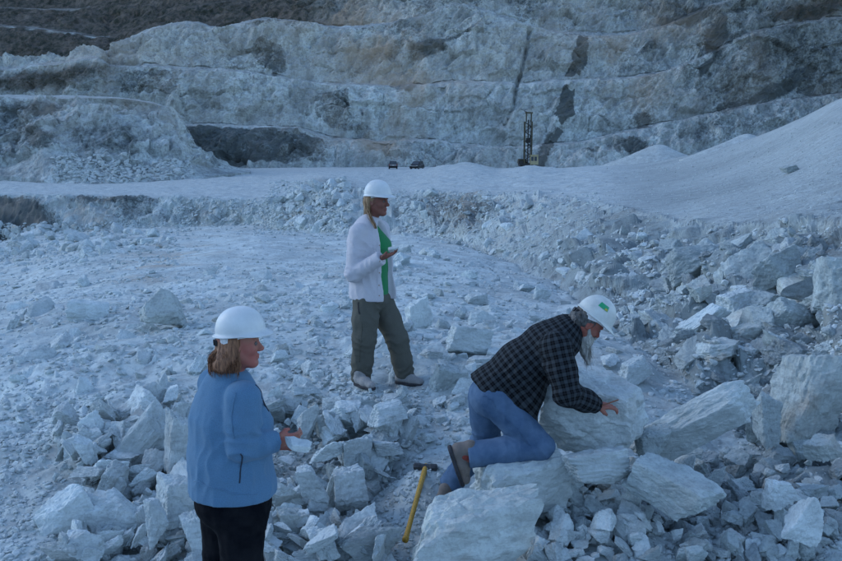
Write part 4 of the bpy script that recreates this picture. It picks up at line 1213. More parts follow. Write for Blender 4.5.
MAT = dict(
    strap=plain_mat('white_strap', (.62, .63, .64), .6, .3), black_plastic=plain_mat('black_plastic', (.02, .02, .022), .5),
    hat_white=plain_mat('white_hard_hat', (.60, .64, .64), .40, .4, 7, .13), hat_cream=plain_mat('scuffed_white_hard_hat', (.58, .61, .58), .5, .35, 10, .16),
    eye_white=plain_mat('eye_white', (.14, .12, .11), .5), iris=plain_mat('iris', (.03, .03, .035), .2),
    fleece=cloth_mat('blue_fleece', (.09, .19, .30), .16, 260, blot=.12), navy=cloth_mat('dark_navy_trousers', (.002, .0028, .0055), .3, 200),
    whiteshirt=cloth_mat('off_white_cotton', (.52, .51, .54), .08, 240, blot=.06), green=cloth_mat('green_jersey', (.022, .195, .07), .1, 240),
    olive=cloth_mat('olive_grey_cotton', (.10, .098, .080), .14, 230, blot=.14), plaid=plaid_mat(), denim=denim_mat(),
    skin_a=skin_mat('sunburnt_skin', (.36, .155, .11), (.38, .115, .09)), skin_b=skin_mat('tanned_skin', (.20, .085, .06), (.22, .075, .055)), skin_c=skin_mat('ruddy_skin', (.31, .125, .09), (.34, .09, .065)),
    brown_hair=hair_mat('brown_hair', (.10, .042, .022), (.30, .14, .07)), blond_hair=hair_mat('dark_blond_hair', (.13, .075, .035), (.34, .22, .12)),
    grey_hair=hair_mat('dark_grey_hair', (.03, .03, .03), (.12, .12, .115)), grey_beard=hair_mat('grey_beard', (.20, .20, .185), (.52, .52, .48)),
    boot=cloth_mat('dusty_brown_leather', (.17, .14, .12), .2, 60, .8, .5), sole=plain_mat('dark_rubber_sole', (.045, .045, .05), .85, .2, 40, .3, .002),
    grey_shoe=cloth_mat('dusty_grey_shoe', (.30, .29, .28), .2, 60, .85, .4), sock=cloth_mat('rust_red_sock', (.26, .055, .04), .2, 240), lace=plain_mat('dark_laces', (.03, .03, .03)),
    button=plain_mat('tan_button', (.35, .25, .18), .5), zip=plain_mat('dark_zip', (.02, .03, .05), .5), sticker=plain_mat('green_sticker', (.02, .34, .14), .4, .4, 30, .1), sticker_y=plain_mat('yellow_mark', (.50, .42, .06), .4))
# ------------------------------------------------------------------ people
J = lambda px, py, Y: P(px, py, Y)
def gz(x, y):
    """height of the floor sheet at world x, y"""
    j = int(np.clip(round((421 + FPX * x / (y * CP + 0.25) + 260) / 1360 * (NC - 1)), 0, NC - 1))
    return float(np.interp(y, G[:, j, 1], G[:, j, 2]))

def project(v):
    q = v - np.array([0, 0, CAM_Z]); t = q[:, 1] * CP - q[:, 2] * SP; u = q[:, 1] * SP + q[:, 2] * CP
    return 421 + FPX * q[:, 0] / t, 280.5 - FPX * u / t
def world_verts(o):
    a = np.empty(len(o.data.vertices) * 3, np.float32); o.data.vertices.foreach_get('co', a)
    r = o
    while r.parent: r = r.parent
    return a.reshape(-1, 3).astype(float) + ORG[r.name]
def surf(o, px, py, rad=2.5):
    """the nearest point of o's surface on the sight line through (px, py)"""
    v = world_verts(o); x, y = project(v)
    m = np.hypot(x - px, y - py) < rad
    while not m.any(): rad *= 1.6; m = np.hypot(x - px, y - py) < rad
    v = v[m]; return v[np.argmin(v[:, 1])]
def line_on(name, o, pix, r, mat, parent, lift=0.001, n=10):
    """a seam, zip or piping that follows o's surface through photo pixels"""
    pp = []
    for (a, b), (c, d) in zip(pix[:-1], pix[1:]):
        for t in np.linspace(0, 1, n, endpoint=False): pp.append(surf(o, a + (c - a) * t, b + (d - b) * t) - np.array([0, lift, 0]))
    pp = np.array(pp); k = pp.copy()
    for _ in range(3): k[1:-1] = (k[:-2] + 2 * k[1:-1] + k[2:]) / 4
    root = parent
    while root.parent: root = root.parent
    return MB().tube(k - ORG[root.name], r, 6).build(name, mat, parent, True)

def lip_attr(T):
    a = T(.086, 0, -.062); b = T(.084, 0, -.075)
    return lambda v: np.clip(1.3 - np.minimum(np.linalg.norm((v - a), axis=1), np.linalg.norm(v - b, axis=1)) / .012, 0, 1)

def boot(parent, heel, f, u, L, mat, sole_mat, shaft=0.10, name='boot', ankle_r=.045):
    """heel: point under the heel, f towards the toe, u from the sole up"""
    f = unit(f); u = unit(np.asarray(u) - f * np.dot(u, f)); s = np.cross(u, f); heel = np.asarray(heel, float)
    A = lambda a, b, c=0: heel + f * a + u * b + s * c
    k = L / .29
    up = Field()
    up.cone(A(.045 * k, .055), A(.15 * k, .052), .042 * k, .043 * k, .02)
    up.cone(A(.15 * k, .05), A(.235 * k, .038), .044 * k, .036 * k, .03, flat=(u, .9))
    up.cone(A(.055 * k, .07), A(.065 * k, .07 + shaft), .046 * k, ankle_r, .03)
    up.cut(A(0, .016), -u)
    b = field_obj(name, up, .006, mat, parent, folds([(A(.11 * k, .08), .05, .003, f)], .002))
    so = Field()
    so.cone(A(.045 * k, .016), A(.15 * k, .016), .046 * k, .046 * k, .02, flat=(u, .9)); so.cone(A(.15 * k, .016), A(.24 * k, .02), .048 * k, .040 * k, .03, flat=(u, .9))
    so.cut(A(0, .024), u); so.cut(A(0, 0), -u)
    field_obj('sole', so, .006, sole_mat, b, it=0)
    mb = MB()
    for i in range(4):
        a = .115 + i * .022
        mb.tube([A(a * k, .088 - i * .006, -.022) - off(parent), A(a * k, .103 - i * .007, 0) - off(parent), A(a * k, .088 - i * .006, .022) - off(parent)], .0028, 6)
    mb.build('laces', MAT['lace'], b, True)
    return b

# ================= the person in the blue fleece
Y0 = 4.25
F = unit(V3(.82, .57, 0)); Rt = V3(F[1], -F[0], 0)
gw = gz(-0.9, Y0)
w = person('person seen from behind in a bright blue fleece jacket, dark trousers and white hard hat', (J(236, 490, Y0)[0], Y0, gw))
nb = J(229, 380, Y0)
pel = J(232.5, 488, Y0)
Sr, Sl = nb + Rt * .165 + V3(0, 0, -.055), nb - Rt * .165 + V3(0, 0, -.055)
Er = J(242, 447, 4.07); Wr = J(277, 441, 4.19)
El = Sl + V3(.03, .02, -.28); Wl = El + unit(J(300, 446, 4.45) - El) * .25
hc = J(239, 343, 4.22); HM = frame((.99, .12, .02))
body = Field(); T = head(body, hc, HM, 0.99)
body.cone(T(-.02, 0, -.06), nb + V3(0, 0, -.02), .054, .062, .03)
hl, hh = hc - .17, hc + .17; hl[2] -= .06
hands = Field(); hand(hands, Wr, (F[0], F[1], -.05), V3(-.45, .65, .35), side=1, curl=.55, s=.95)
handl = Field(); hand(handl, Wl, unit(J(305, 446, 4.4) - Wl), V3(.3, -.6, .7), side=-1, curl=.5, s=.95)
core = Field()
core.chain([pel + V3(0, 0, -.05), J(231, 455, Y0), J(229, 415, Y0), nb], [.15, .15, .14, .06], .04, flat=(F, .85))
for S, E_, W_ in ((Sr, Er, Wr), (Sl, El, Wl)): core.chain([S, E_, W_], [.048, .04, .028], .02)
fR = V3(pel[0] + .02, Y0 - .07, gw); fL = V3(pel[0] - .13, Y0 + .10, gz(pel[0] - .13, Y0 + .10))
hipR, hipL = pel + Rt * .095 + V3(0, 0, -.03), pel - Rt * .095 + V3(0, 0, -.03)
kR, kL = (hipR * .5 + (fR + V3(0, 0, .09)) * .5) + F * .02, (hipL * .5 + (fL + V3(0, 0, .09)) * .5) + F * .02
for h_, k_, f_ in ((hipR, kR, fR), (hipL, kL, fL)): core.chain([h_, k_, f_ + V3(0, 0, .09)], [.085, .06, .04], .02); core.cone(f_ + V3(0, 0, .05), f_ + F * .14 + V3(0, 0, .04), .035, .03, .02)
field_obj('body', [(body, .003, hl, hh), (hands, .003, None, None), (handl, .003, None, None), (core, .016, None, None)], .003, MAT['skin_a'], w, attrs={'lip': lip_attr(T)})
eyes(w, T, HM); brows(w, T, MAT['brown_hair'])
jk = Field()
jk.chain([pel + V3(0, 0, -.10), pel, J(229, 455, Y0), J(228, 418, Y0), J(229, 395, Y0), nb + V3(0, 0, .0)], [.228, .220, .203, .188, .148, .075], .05, flat=(F, .88))
jk.ell(J(236, 428, Y0) + F * .06, (.11, .14, .10), frame(F), .06)
for S, E_, W_ in ((Sr, Er, Wr), (Sl, El, Wl)):
    jk.chain([S, S * .5 + E_ * .5, E_, E_ * .45 + W_ * .55, W_], [.086, .078, .069, .063, .052], .016)
jk.torus(nb + V3(.008, 0, .012), V3(.12, .08, 1), .068, .017, .02, tall=1.6)
jk.cut(pel + V3(0, 0, -.012), (0, 0, -1)); jk.cut(Wr, unit(Wr - Er), .09); jk.cut(Wl, unit(Wl - El), .09)
jacket = field_obj('fleece_jacket', jk, .0075, MAT['fleece'], w, folds([(Er, .09, .006, Sr - Er), (Sr + V3(0, 0, -.09), .09, .004, (.6, 0, .7)), (J(262, 440, 4.1), .07, .004, (1, 0, .4)), (J(215, 470, 4.1), .12, .0035, (1, 0, -.25)), (J(265, 480, 4.1), .09, .005, (1, 0, .3))], .010, .0012, 6.0), it=2)
line_on('pocket_zip', jacket, [(241, 455), (243, 468), (241, 483)], .0035, MAT['zip'], jacket)
line_on('sleeve_seam', jacket, [(236, 390), (231, 405), (230, 425), (232, 440)], .003, MAT['fleece'], jacket)
line_on('hem_seam', jacket, [(192, 480), (210, 487.5), (235, 493), (262, 493)], .003, MAT['fleece'], jacket)
line_on('front_zip', jacket, [(257, 383), (267, 394), (271, 412)], .004, MAT['zip'], jacket)
tr = Field()
tr.ell(pel + V3(0, 0, -.06), (.185, .205, .15), frame(F), .05)
for h_, k_, f_ in ((hipR, kR, fR), (hipL, kL, fL)): tr.chain([h_, k_, f_ + V3(0, 0, .06)], [.128, .100, .085], .035)
tr.cut((0, 0, pel[2] + .06), (0, 0, 1)); tr.cut((0, 0, gw + .03), (0, 0, -1))
field_obj('trousers', tr, .010, MAT['navy'], w, folds([(kR, .1, .006, (0, 0, 1)), (kL, .1, .006, (0, 0, 1)), (hipR + V3(0, 0, -.1), .12, .005, (.5, 0, 1))], .005), it=2)
for f_ in (fR, fL): boot(w, V3(f_[0], f_[1], f_[2] + .002) - F * .06, F, (0, 0, 1), .26, MAT['boot'], MAT['sole'], .05)
helmet(w, hc + HM @ V3(.010, 0, .060), frame((.99, .12, .09)), MAT['hat_white'], .93, full_brim=True, ridge=False)
hr = Field()
Th = lambda *a: hc + HM @ np.array(a, float)
hr.ell(Th(-.020, 0, .008), (.086, .080, .070), HM, .02); hr.ell(Th(-.052, 0, -.068), (.078, .086, .066), HM, .04); hr.ell(Th(-.065, 0, -.098), (.076, .088, .048), HM, .03)
for y in (-1, 1): hr.cone(Th(-.012, y * .072, .03), Th(-.020, y * .072, -.10), .020, .018, .02)
hr.ell(Th(.100, 0, -.06), (.098, .12, .15), HM, .01, 's')
hair = field_obj('hair', hr, .0045, MAT['brown_hair'], w, lambda v, n: .004 * fbm((v - hc) @ HM * np.array([55, 55, 7]), 2, 401) + .004 * fbm(v * 16, 2, 403))
pth = []
for i in range(420):
    a = rng.uniform(-1.72, 1.72) + math.pi; z0 = rng.uniform(-.07, -.02); ln = rng.uniform(.06, .10)
    ca, sa = math.cos(a), math.sin(a); q = []
    for t in np.linspace(0, 1, 8):
        rx, ry = .098 + .040 * math.sin(t * 2.3), .088 + .008 * math.sin(t * 3.0)
        q.append(Th(rx * ca - .012, ry * sa, z0 - t * ln) + rng.normal(0, .0012, 3))
    pth.append(q)
strands('lock', pth, .0028, MAT['brown_hair'], hair)
v_, t_ = rock_verts(555, 3, 4, .3); Mr = np.array(Matrix.Rotation(R(14), 3, 'Y'))
tag(link('held_stone', mesh_from('held_stone', (v_ * V3(.068, .045, .030)) @ Mr.T, tris=t_, smooth=False), M_ROCK_DUST, loc=J(297, 444, 4.13)), 'white stone held in front of the blue fleece jacket', 'stone')

# ================= the person standing in the middle
Y0 = 7.6
F = unit(V3(.87, -.49, 0)); Rt = V3(F[1], -F[0], 0)
gR, gL = J(359, 385, 7.47), J(401, 383, 7.62)
m = person('person standing in an open off-white shirt over a green top, olive trousers, white hard hat', (J(382, 386, 7.55)[0], 7.55, min(gR[2], gL[2])))
nb = J(370, 224, Y0); pel = J(373, 294, Y0)
Sr, Sl = nb + Rt * .17 + V3(0, 0, -.06), nb - Rt * .17 + V3(0, 0, -.06)
Er = J(353, 274, 7.40); Wr = J(381, 258, 7.30)
El = J(383, 264, 7.82); Wl = J(387, 290, 7.78)
hc = J(376.5, 201, 7.58); HM = frame((.93, -.36, -.02))
body = Field(); T = head(body, hc, HM, 1.0)
body.cone(T(-.02, 0, -.06), nb + V3(0, 0, -.03), .052, .060, .03)
hl, hh = hc - .17, hc + .17; hl[2] -= .07
hr_ = Field(); hand(hr_, Wr, unit(J(401, 251, 7.26) - Wr), (0.05, -.2, 1), side=1, curl=.38, s=1.0)
hl_ = Field(); hand(hl_, Wl, (0.1, 0, -1), (-.6, -.4, 0), side=-1, curl=.4, s=1.0)
hipR, hipL = J(366, 301, 7.50), J(380, 301, 7.70)
kR, aR, kL, aL = J(364, 339, 7.43), J(361, 375, 7.50), J(397, 339, 7.60), J(405, 373, 7.62)
core = Field(); core.chain([pel, J(370, 262, Y0), J(369, 238, Y0), nb], [.12, .12, .12, .05], .04, flat=(F, .75))
for S, E_, W_ in ((Sr, Er, Wr), (Sl, El, Wl)): core.chain([S, E_, W_], [.045, .038, .027], .02)
for h_, k_, a_ in ((hipR, kR, aR), (hipL, kL, aL)): core.chain([h_, k_, a_], [.08, .055, .038], .02)
core.cone(aR, gR + V3(.08, -.08, .05), .035, .03, .02); core.cone(aL, gL + V3(.1, -.04, .05), .035, .03, .02)
field_obj('body', [(body, .0035, hl, hh), (hr_, .0035, None, None), (hl_, .0035, None, None), (core, .016, None, None)], .003, MAT['skin_b'], m, attrs={'lip': lip_attr(T)})
eyes(m, T, HM); brows(m, T, MAT['blond_hair'])
ts = Field(); ts.chain([pel + V3(0, 0, .0), J(372, 266, Y0), J(371, 244, Y0), nb + V3(0, 0, -.045)], [.155, .150, .155, .085], .04, flat=(F, .80))
ts.ell(J(372, 246, Y0) + F * .06, (.10, .14, .09), frame(F), .05)
field_obj('tee_shirt', ts, .008, MAT['green'], m, folds([(J(386, 262, 7.4), .12, .004, (.3, 0, 1))], .003), it=2)
sh = Field()
sh.chain([pel + V3(0, 0, -.14), pel, J(370, 262, Y0), J(369, 242, Y0), J(369.5, 232, Y0), nb + V3(0, 0, -.0)], [.218, .212, .204, .196, .150, .075], .05, flat=(F, .84))
for S, E_, W_ in ((Sr, Er, Wr), (Sl, El, Wl)): sh.chain([S, S * .5 + E_ * .5, E_, W_], [.080, .076, .070, .056], .018)
sh.torus(nb + V3(.0, 0, .012), V3(.15, -.1, 1), .066, .015, .02, tall=1.8)
sh.ell(nb + F * .17 + V3(0, 0, -.06), (.12, .062, .13), frame(F), .02, 's')
fc = nb + F * .165 + Rt * .0; fb = pel + F * .19 - Rt * .01
sh.cone(fc + V3(0, 0, -.02), fb + V3(0, 0, -.2), .080, .105, .01, op='s', flat=(Rt, 1.05))
sh.cut(pel + V3(0, 0, -.035), (-.06, 0, -1)); sh.cut(Wr + unit(Wr - Er) * .005, unit(Wr - Er), .09); sh.cut(Wl, unit(Wl - El), .09)
shirt = field_obj('open_shirt', sh, .0065, MAT['whiteshirt'], m, folds([(Er, .09, .007, Sr - Er), (Er * .5 + Wr * .5, .09, .005, Wr - Er), (Sr + V3(0, 0, -.1), .1, .005, (.6, 0, .8)), (J(362, 285, 7.4), .12, .004, (1, 0, .2))], .004, .0012, 8.0), it=2)
for y_ in (244, 262, 274, 285, 295):
    c = surf(shirt, 381.5, y_); d, t_ = ico(2)
    link('button', mesh_from('button', d * V3(.006, .004, .006) + c - off(m), tris=t_), MAT['button'], shirt)
line_on('placket_seam', shirt, [(379.5, 238), (379.5, 265), (379.8, 298)], .002, MAT['whiteshirt'], shirt)
line_on('chest_pocket', shirt, [(366, 244), (375, 242), (376, 254), (368, 257)], .002, MAT['whiteshirt'], shirt)
cf = Field(); dW = unit(Wr - Er); cf.cone(Wr - dW * .055, Wr + dW * .004, .062, .060, .01); cf.cut(Wr + dW * .004, dW); cf.cut(Wr - dW * .055, -dW)
field_obj('cuff', cf, .006, MAT['whiteshirt'], shirt, folds([], .003))
tr = Field()
tr.ell(pel + V3(0, 0, -.045), (.135, .178, .12), frame(F), .05)
tr.chain([hipR, hipR * .5 + kR * .5, kR, kR * .4 + aR * .6, aR + V3(0, 0, -.03)], [.114, .109, .098, .088, .086], .03)
tr.chain([hipL, hipL * .5 + kL * .5, kL, kL * .4 + aL * .6, aL + V3(0, 0, -.03)], [.112, .105, .094, .084, .082], .03)
tr.cut(pel + V3(0, 0, .035), (0, 0, 1)); tr.cut((0, 0, aR[2] - .05), (0, 0, -1))
trs = field_obj('trousers', tr, .0085, MAT['olive'], m, folds([(kR, .10, .008, (.2, 0, 1)), (aR + V3(0, 0, .05), .09, .009, (.15, 0, 1)), (kL, .10, .008, (-.2, 0, 1)), (aL + V3(0, 0, .05), .09, .009, (-.15, 0, 1)), (J(378, 312, 7.4), .1, .007, (.7, 0, .7))], .006, .001, 9), it=2)
line_on('pocket_flap', trs, [(356, 302), (356.5, 308), (358, 313)], .006, MAT['black_plastic'], trs)
line_on('side_seam', trs, [(361, 314), (359, 340), (357, 365)], .003, MAT['olive'], trs)
boot(m, gR - V3(.03, -.02, -.0), (.62, -.78, 0), (0, 0, 1), .28, MAT['grey_shoe'], MAT['sole'], .05, 'shoe', .05)
boot(m, gL - V3(.05, 0, 0), (.93, -.36, -.02), (0, 0, 1), .28, MAT['grey_shoe'], MAT['sole'], .05, 'shoe', .05)
helmet(m, hc + HM @ V3(.010, 0, .056), frame((.93, -.36, .01)), MAT['hat_white'], .92)
Th = lambda *a: hc + HM @ np.array(a, float)
hr = Field(); hr.ell(Th(-.018, 0, .02), (.095, .082, .075), HM, .02); hr.cone(Th(-.075, 0, -.02), Th(-.080, -.02, -.115), .042, .026, .03)
for y in (-1, 1): hr.cone(Th(-.03, y * .076, .03), Th(-.045, y * .064, -.09), .018, .014, .02)
hr.ell(Th(.09, 0, -.05), (.085, .12, .13), HM, .01, 's')
hair = field_obj('hair', hr, .005, MAT['blond_hair'], m, lambda v, n: .004 * fbm((v - hc) @ HM * np.array([50, 50, 8]), 2, 411))
br = [Th(-.05, -.06, -.07), J(370.5, 217, 7.48), J(372.5, 221, 7.46), J(374.5, 224.5, 7.43), J(376, 228, 7.41)]
pth = []
for i in range(46):
    o_ = rng.normal(0, .006, 3); pth.append([b_ + o_ * (1 - .5 * k / 4) + rng.normal(0, .002, 3) for k, b_ in enumerate(br)])
strands('plait', pth, .003, MAT['blond_hair'], hair, taper=False)
v_, t_ = rock_verts(577, 3, 4, .3)
tag(link('held_stone', mesh_from('held_stone', v_ * V3(.045, .034, .024), tris=t_, smooth=False), M_ROCK, loc=J(393.5, 249.5, 7.27)), 'grey stone lying on the open palm of the standing person', 'stone')

# ================= the person crouching at the boulder
Yk = 5.45
F = unit(V3(1, .08, 0)); Rt = V3(F[1], -F[0], 0)
k_loc = J(500, 470, 5.45)
c_ = person('bearded person in a black plaid shirt and jeans kneeling over a boulder, white hard hat', k_loc)
pel = J(491, 390, Yk); mid = J(521, 366, Yk); che = J(548, 347, Yk); nb = J(568, 328, Yk)
Sr, Er, Wr = J(556, 347, 5.28), J(567, 393, 5.20), J(596, 405, 5.30)
Sl, El, Wl = J(557, 347, 5.62), J(556, 392, 5.66), J(580, 402, 5.60)
hc = J(588, 322, 5.44); HM = frame((.77, .12, -.63), (.63, 0, .77))
body = Field(); T = head(body, hc, HM, 1.0)
body.cone(T(-.035, 0, -.05), nb - V3(.02, 0, .02), .056, .066, .03)
hl, hh = hc - .19, hc + .19
hr_ = Field(); hand(hr_, Wr, unit(J(611, 406, 5.33) - Wr), (.15, .25, -1), side=-1, curl=.5, s=1.0, thumb_in=.9)
hl_ = Field(); hand(hl_, Wl, unit(J(592, 406, 5.62) - Wl), (0, .2, -1), side=1, curl=.5, s=1.0)
hipR, kR, aR = J(493, 398, 5.36), J(540, 446, 5.31), J(468, 455, 5.28)
hipL, kL, aL = J(486, 398, 5.58), J(486, 438, 5.62), J(449, 486, 5.66)
core = Field(); core.chain([pel, mid, che, nb], [.11, .12, .12, .05], .04, flat=(Rt, 1.2))
for S, E_, W_ in ((Sr, Er, Wr), (Sl, El, Wl)): core.chain([S, E_, W_], [.045, .04, .03], .02)
for h_, k_, a_ in ((hipR, kR, aR), (hipL, kL, aL)): core.chain([h_, k_, a_], [.075, .055, .04], .02)
core.cone(aR, J(463, 468, 5.28), .035, .028, .02); core.cone(aL, aL + V3(.03, -.06, -.1), .035, .03, .02)
field_obj('body', [(body, .003, hl, hh), (hr_, .003, None, None), (hl_, .003, None, None), (core, .016, None, None)], .003, MAT['skin_c'], c_, attrs={'lip': lip_attr(T)})
eyes(c_, T, HM); brows(c_, T, MAT['grey_hair'])
sh = Field()
axis = unit(nb - pel)
sh.chain([pel - axis * .10, pel, mid, che, J(562, 336, Yk), nb], [.148, .140, .152, .150, .120, .078], .05, flat=(Rt, 1.22))
sh.ell(J(523, 394, Yk - .02), (.135, .155, .20), frame(V3(.9, 0, -.4)), .06)
sh.cone(J(520, 400, 5.38), J(536, 432, 5.36), .075, .030, .05)
for S, E_, W_ in ((Sr, Er, Wr), (Sl, El, Wl)): sh.chain([S, S * .5 + E_ * .5, E_, E_ * .4 + W_ * .6, W_], [.098, .088, .078, .066, .050], .04)
sh.torus(nb - axis * .015, axis, .066, .018, .02, tall=1.5)
sh.cut(J(503, 404, Yk), (-.66, 0, -.75)); sh.cut(Wr, unit(Wr - Er), .09); sh.cut(Wl, unit(Wl - El), .09)
shirt = field_obj('plaid_shirt', sh, .0065, MAT['plaid'], c_, folds([(Er, .09, .008, Sr - Er), (Er * .5 + Wr * .5, .08, .005, Wr - Er), (J(545, 370, 5.25), .1, .006, (.8, 0, .5)), (J(515, 385, 5.25), .12, .007, (.8, 0, .6)), (J(500, 370, 5.3), .1, .005, (.6, 0, -.7))], .007, .001, 8),
                  attrs={'cloth': bone_uv([(pel - axis * .1, nb, .175, (0, -1, 0)), (Sr, Er, .085, (0, -1, 0)), (Er, Wr, .065, (0, -1, 0)), (Sl, El, .08, (0, -1, 0)), (El, Wl, .065, (0, -1, 0))])}, it=2)
cf = Field(); dW = unit(Wr - Er); cf.cone(Wr - dW * .05, Wr + dW * .004, .056, .053, .01); cf.cut(Wr + dW * .004, dW); cf.cut(Wr - dW * .05, -dW)
field_obj('cuff', cf, .006, MAT['plaid'], shirt, folds([], .003), attrs={'cloth': bone_uv([(Er, Wr, .065, (0, -1, 0))])})
tr = Field()
tr.ell(pel + V3(.0, 0, -.04), (.135, .175, .135), frame(F), .05)
tr.chain([hipR, hipR * .5 + kR * .5, kR], [.112, .098, .084], .025); tr.chain([kR, kR * .5 + aR * .5, aR], [.084, .083, .080], .02)
tr.chain([hipL, hipL * .5 + kL * .5, kL], [.112, .098, .086], .025); tr.chain([kL, kL * .5 + aL * .5, aL], [.086, .080, .074], .02)
dR = unit(aR - kR); dL = unit(aL - kL)
tr.cut(aR, dR, .13); tr.cut(aL, dL, .13)
jeans = field_obj('jeans', tr, .0075, MAT['denim'], c_, folds([(kR, .09, .006, (.7, 0, .7)), (kR * .6 + aR * .4, .10, .006, dR), (aR - dR * .06, .07, .007, dR), (hipR + V3(.05, 0, -.05), .1, .006, (.7, 0, .5)), (kL, .1, .007, (0, 0, 1)), (aL - dL * .05, .08, .007, dL)], .006, .001, 9), it=2)
line_on('back_pocket', jeans, [(481, 394), (490, 398), (495, 407)], .003, MAT['denim'], jeans)
line_on('side_seam', jeans, [(500, 412), (517, 432), (530, 445)], .003, MAT['denim'], jeans)
sk = Field(); sk.cone(aR - dR * .02 + V3(0, 0, .012), aR + dR * .022 + V3(0, 0, .012), .049, .047, .01)
field_obj('sock', sk, .006, MAT['sock'], c_, folds([], .003))
boot(c_, J(447, 446, 5.28), unit(J(462, 489, 5.28) - J(447, 446, 5.28)), (.93, 0, .33), .285, MAT['boot'], MAT['sole'], .055, ankle_r=.058)
fo = aL + V3(.0, 0, -.13)
boot(c_, fo - V3(.08, .0, 0), (.75, -.6, -.1), (0, 0, 1), .285, MAT['boot'], MAT['sole'], .07)
hat = helmet(c_, hc + HM @ V3(.010, 0, .058), frame((.79, .12, -.60), (.60, 0, .79)), MAT['hat_cream'], .97)
# green sticker with a small yellow mark on the side of the shell
HMh = frame((.79, .12, -.60), (.60, 0, .79)); hcc = hc + HM @ V3(.010, 0, .058)
def patch(name, u0, u1, v0, v1, lift, mat, parent, n=10):
    vs = []
    for a in np.linspace(u0, u1, n):
        for b in np.linspace(v0, v1, n):
            x = .128 * math.sin(b) ** .86 * math.cos(a); y = .108 * math.sin(b) ** .86 * math.sin(a); z = .126 * math.cos(b) ** .95
            z += (.007 * math.exp(-(y / .016) ** 2) + .004 * math.exp(-((abs(y) - .05) / .010) ** 2)) * math.cos(b)
            vs.append(hcc + HMh @ (V3(x, y, z) * (.97 + lift)) - off(c_))
    i = np.arange(n * n).reshape(n, n)
    return link(name, mesh_from(name, vs, np.stack([i[:-1, :-1], i[1:, :-1], i[1:, 1:], i[:-1, 1:]], -1).reshape(-1, 4)), mat, parent)
stk = patch('sticker', R(-122), R(-86), R(43), R(61), .012, MAT['sticker'], hat)
patch('sticker_mark', R(-98), R(-88), R(53), R(60), .020, MAT['sticker_y'], hat, 4)
Th = lambda *a: hc + HM @ np.array(a, float)
hr = Field(); hr.ell(Th(-.020, 0, .01), (.097, .084, .078), HM, .02); hr.ell(Th(-.075, 0, -.045), (.045, .07, .06), HM, .03); hr.ell(Th(.085, 0, -.04), (.085, .13, .14), HM, .01, 's')
hair = field_obj('hair', hr, .005, MAT['grey_hair'], c_, lambda v, n: .006 * fbm(v * 45, 2, 421))
pth = []
for i in range(260):
    y = rng.uniform(-1, 1); st = Th(-.085 - .015 * rng.random(), y * .07, rng.uniform(-.05, .02)); pth.append([st + V3(-.010 * t + rng.normal(0, .003), rng.normal(0, .003), -.055 * t * rng.uniform(.5, 1.2)) for t in np.linspace(0, 1, 5)])
strands('lock', pth, .003, MAT['grey_hair'], hair)
bd = Field(); tip = J(588, 363, 5.42)
bd.ell(Th(.052, 0, -.090), (.052, .058, .046), HM, .02)
for y in (-1, 1): bd.cone(Th(.006, y * .064, -.030), Th(.066, y * .034, -.078), .013, .024, .03)
bd.cone(Th(.045, 0, -.105), tip, .050, .014, .03)
bd.ell(Th(.092, 0, -.066), (.012, .026, .010), HM, .01, 's')
beard = field_obj('beard', bd, .004, MAT['grey_beard'], c_, lambda v, n: .005 * fbm(v * np.array([60, 60, 12]), 2, 431))
mo = Field(); mo.cone(Th(.098, .022, -.052), Th(.104, 0, -.046), .008, .009, .01); mo.cone(Th(.098, -.022, -.052), Th(.104, 0, -.046), .008, .009, .01)
field_obj('moustache', mo, .003, MAT['grey_beard'], c_, lambda v, n: .002 * fbm(v * 90, 2, 433))
pth = []
for i in range(420):
    u_ = rng.uniform(-1, 1); st = Th(.03 + .04 * rng.random(), u_ * .055, -.085 - .02 * rng.random()); en = tip + V3(rng.normal(0, .014), rng.normal(0, .014), rng.normal(.03, .03))
    q = [st * (1 - t) + en * t + V3(.012 * math.sin(t * 3.1), 0, 0) * rng.uniform(0, 1) + rng.normal(0, .002, 3) for t in np.linspace(0, 1, 7)]; pth.append(q)
strands('whisker', pth, .0022, MAT['grey_beard'], beard)
pp = [J(602, 405.5, 5.25), J(619, 399.5, 5.30)]
tag(MB().tube([pp[0] - pp[0], (pp[1] - pp[0]) * .93, pp[1] - pp[0]], [.0045, .0045, .0015], 8).build('pencil', plain_mat('reddish_brown_wood', (.24, .10, .06), .6), None, True, loc=pp[0]), 'thin reddish-brown pencil in the hand of the kneeling person', 'pencil')
# ------------------------------------------------------------------ sledgehammer
h0, h1 = J(405, 541, 5.18), J(425.5, 467, 5.95)
ham = empty('sledgehammer', (h1[0], h1[1], h1[2]), 'yellow-handled sledgehammer lying on the rocks', 'hammer')
ax = unit(h1 - h0); Ln = np.linalg.norm(h1 - h0)
hp, hr2 = [], []
for t, r_ in ((0, .006), (.006, .019), (.03, .021), (.06, .017), (.2, .0155), (.5, .0165), (.8, .0175), (.93, .018), (1.0, .017), (1.03, .016)):
    hp.append(h0 + ax * Ln * t - h1); hr2.append(r_)
M_WOOD = plain_mat('yellow_varnished_wood', (.46, .26, .035), .5, .35, 12, .35, .001, stretch=(8, 8, .6))
MB().tube(hp, hr2, 14).build('handle', M_WOOD, ham, True)
hd = unit(np.cross(ax, V3(0, 0, 1)) * 1.0); hn = np.cross(ax, hd)
hp = [hd * x for x in (-.082, -.080, -.070, -.040, -.028, .028, .040, .070, .080, .082)]
MB().tube(hp, [.018, .023, .026, .026, .023, .023, .026, .026, .023, .018], 8).build('hammer_head', plain_mat('worn_dark_steel', (.055, .058, .062), .55, .5, 60, .4, .001, metal=.5), ham)

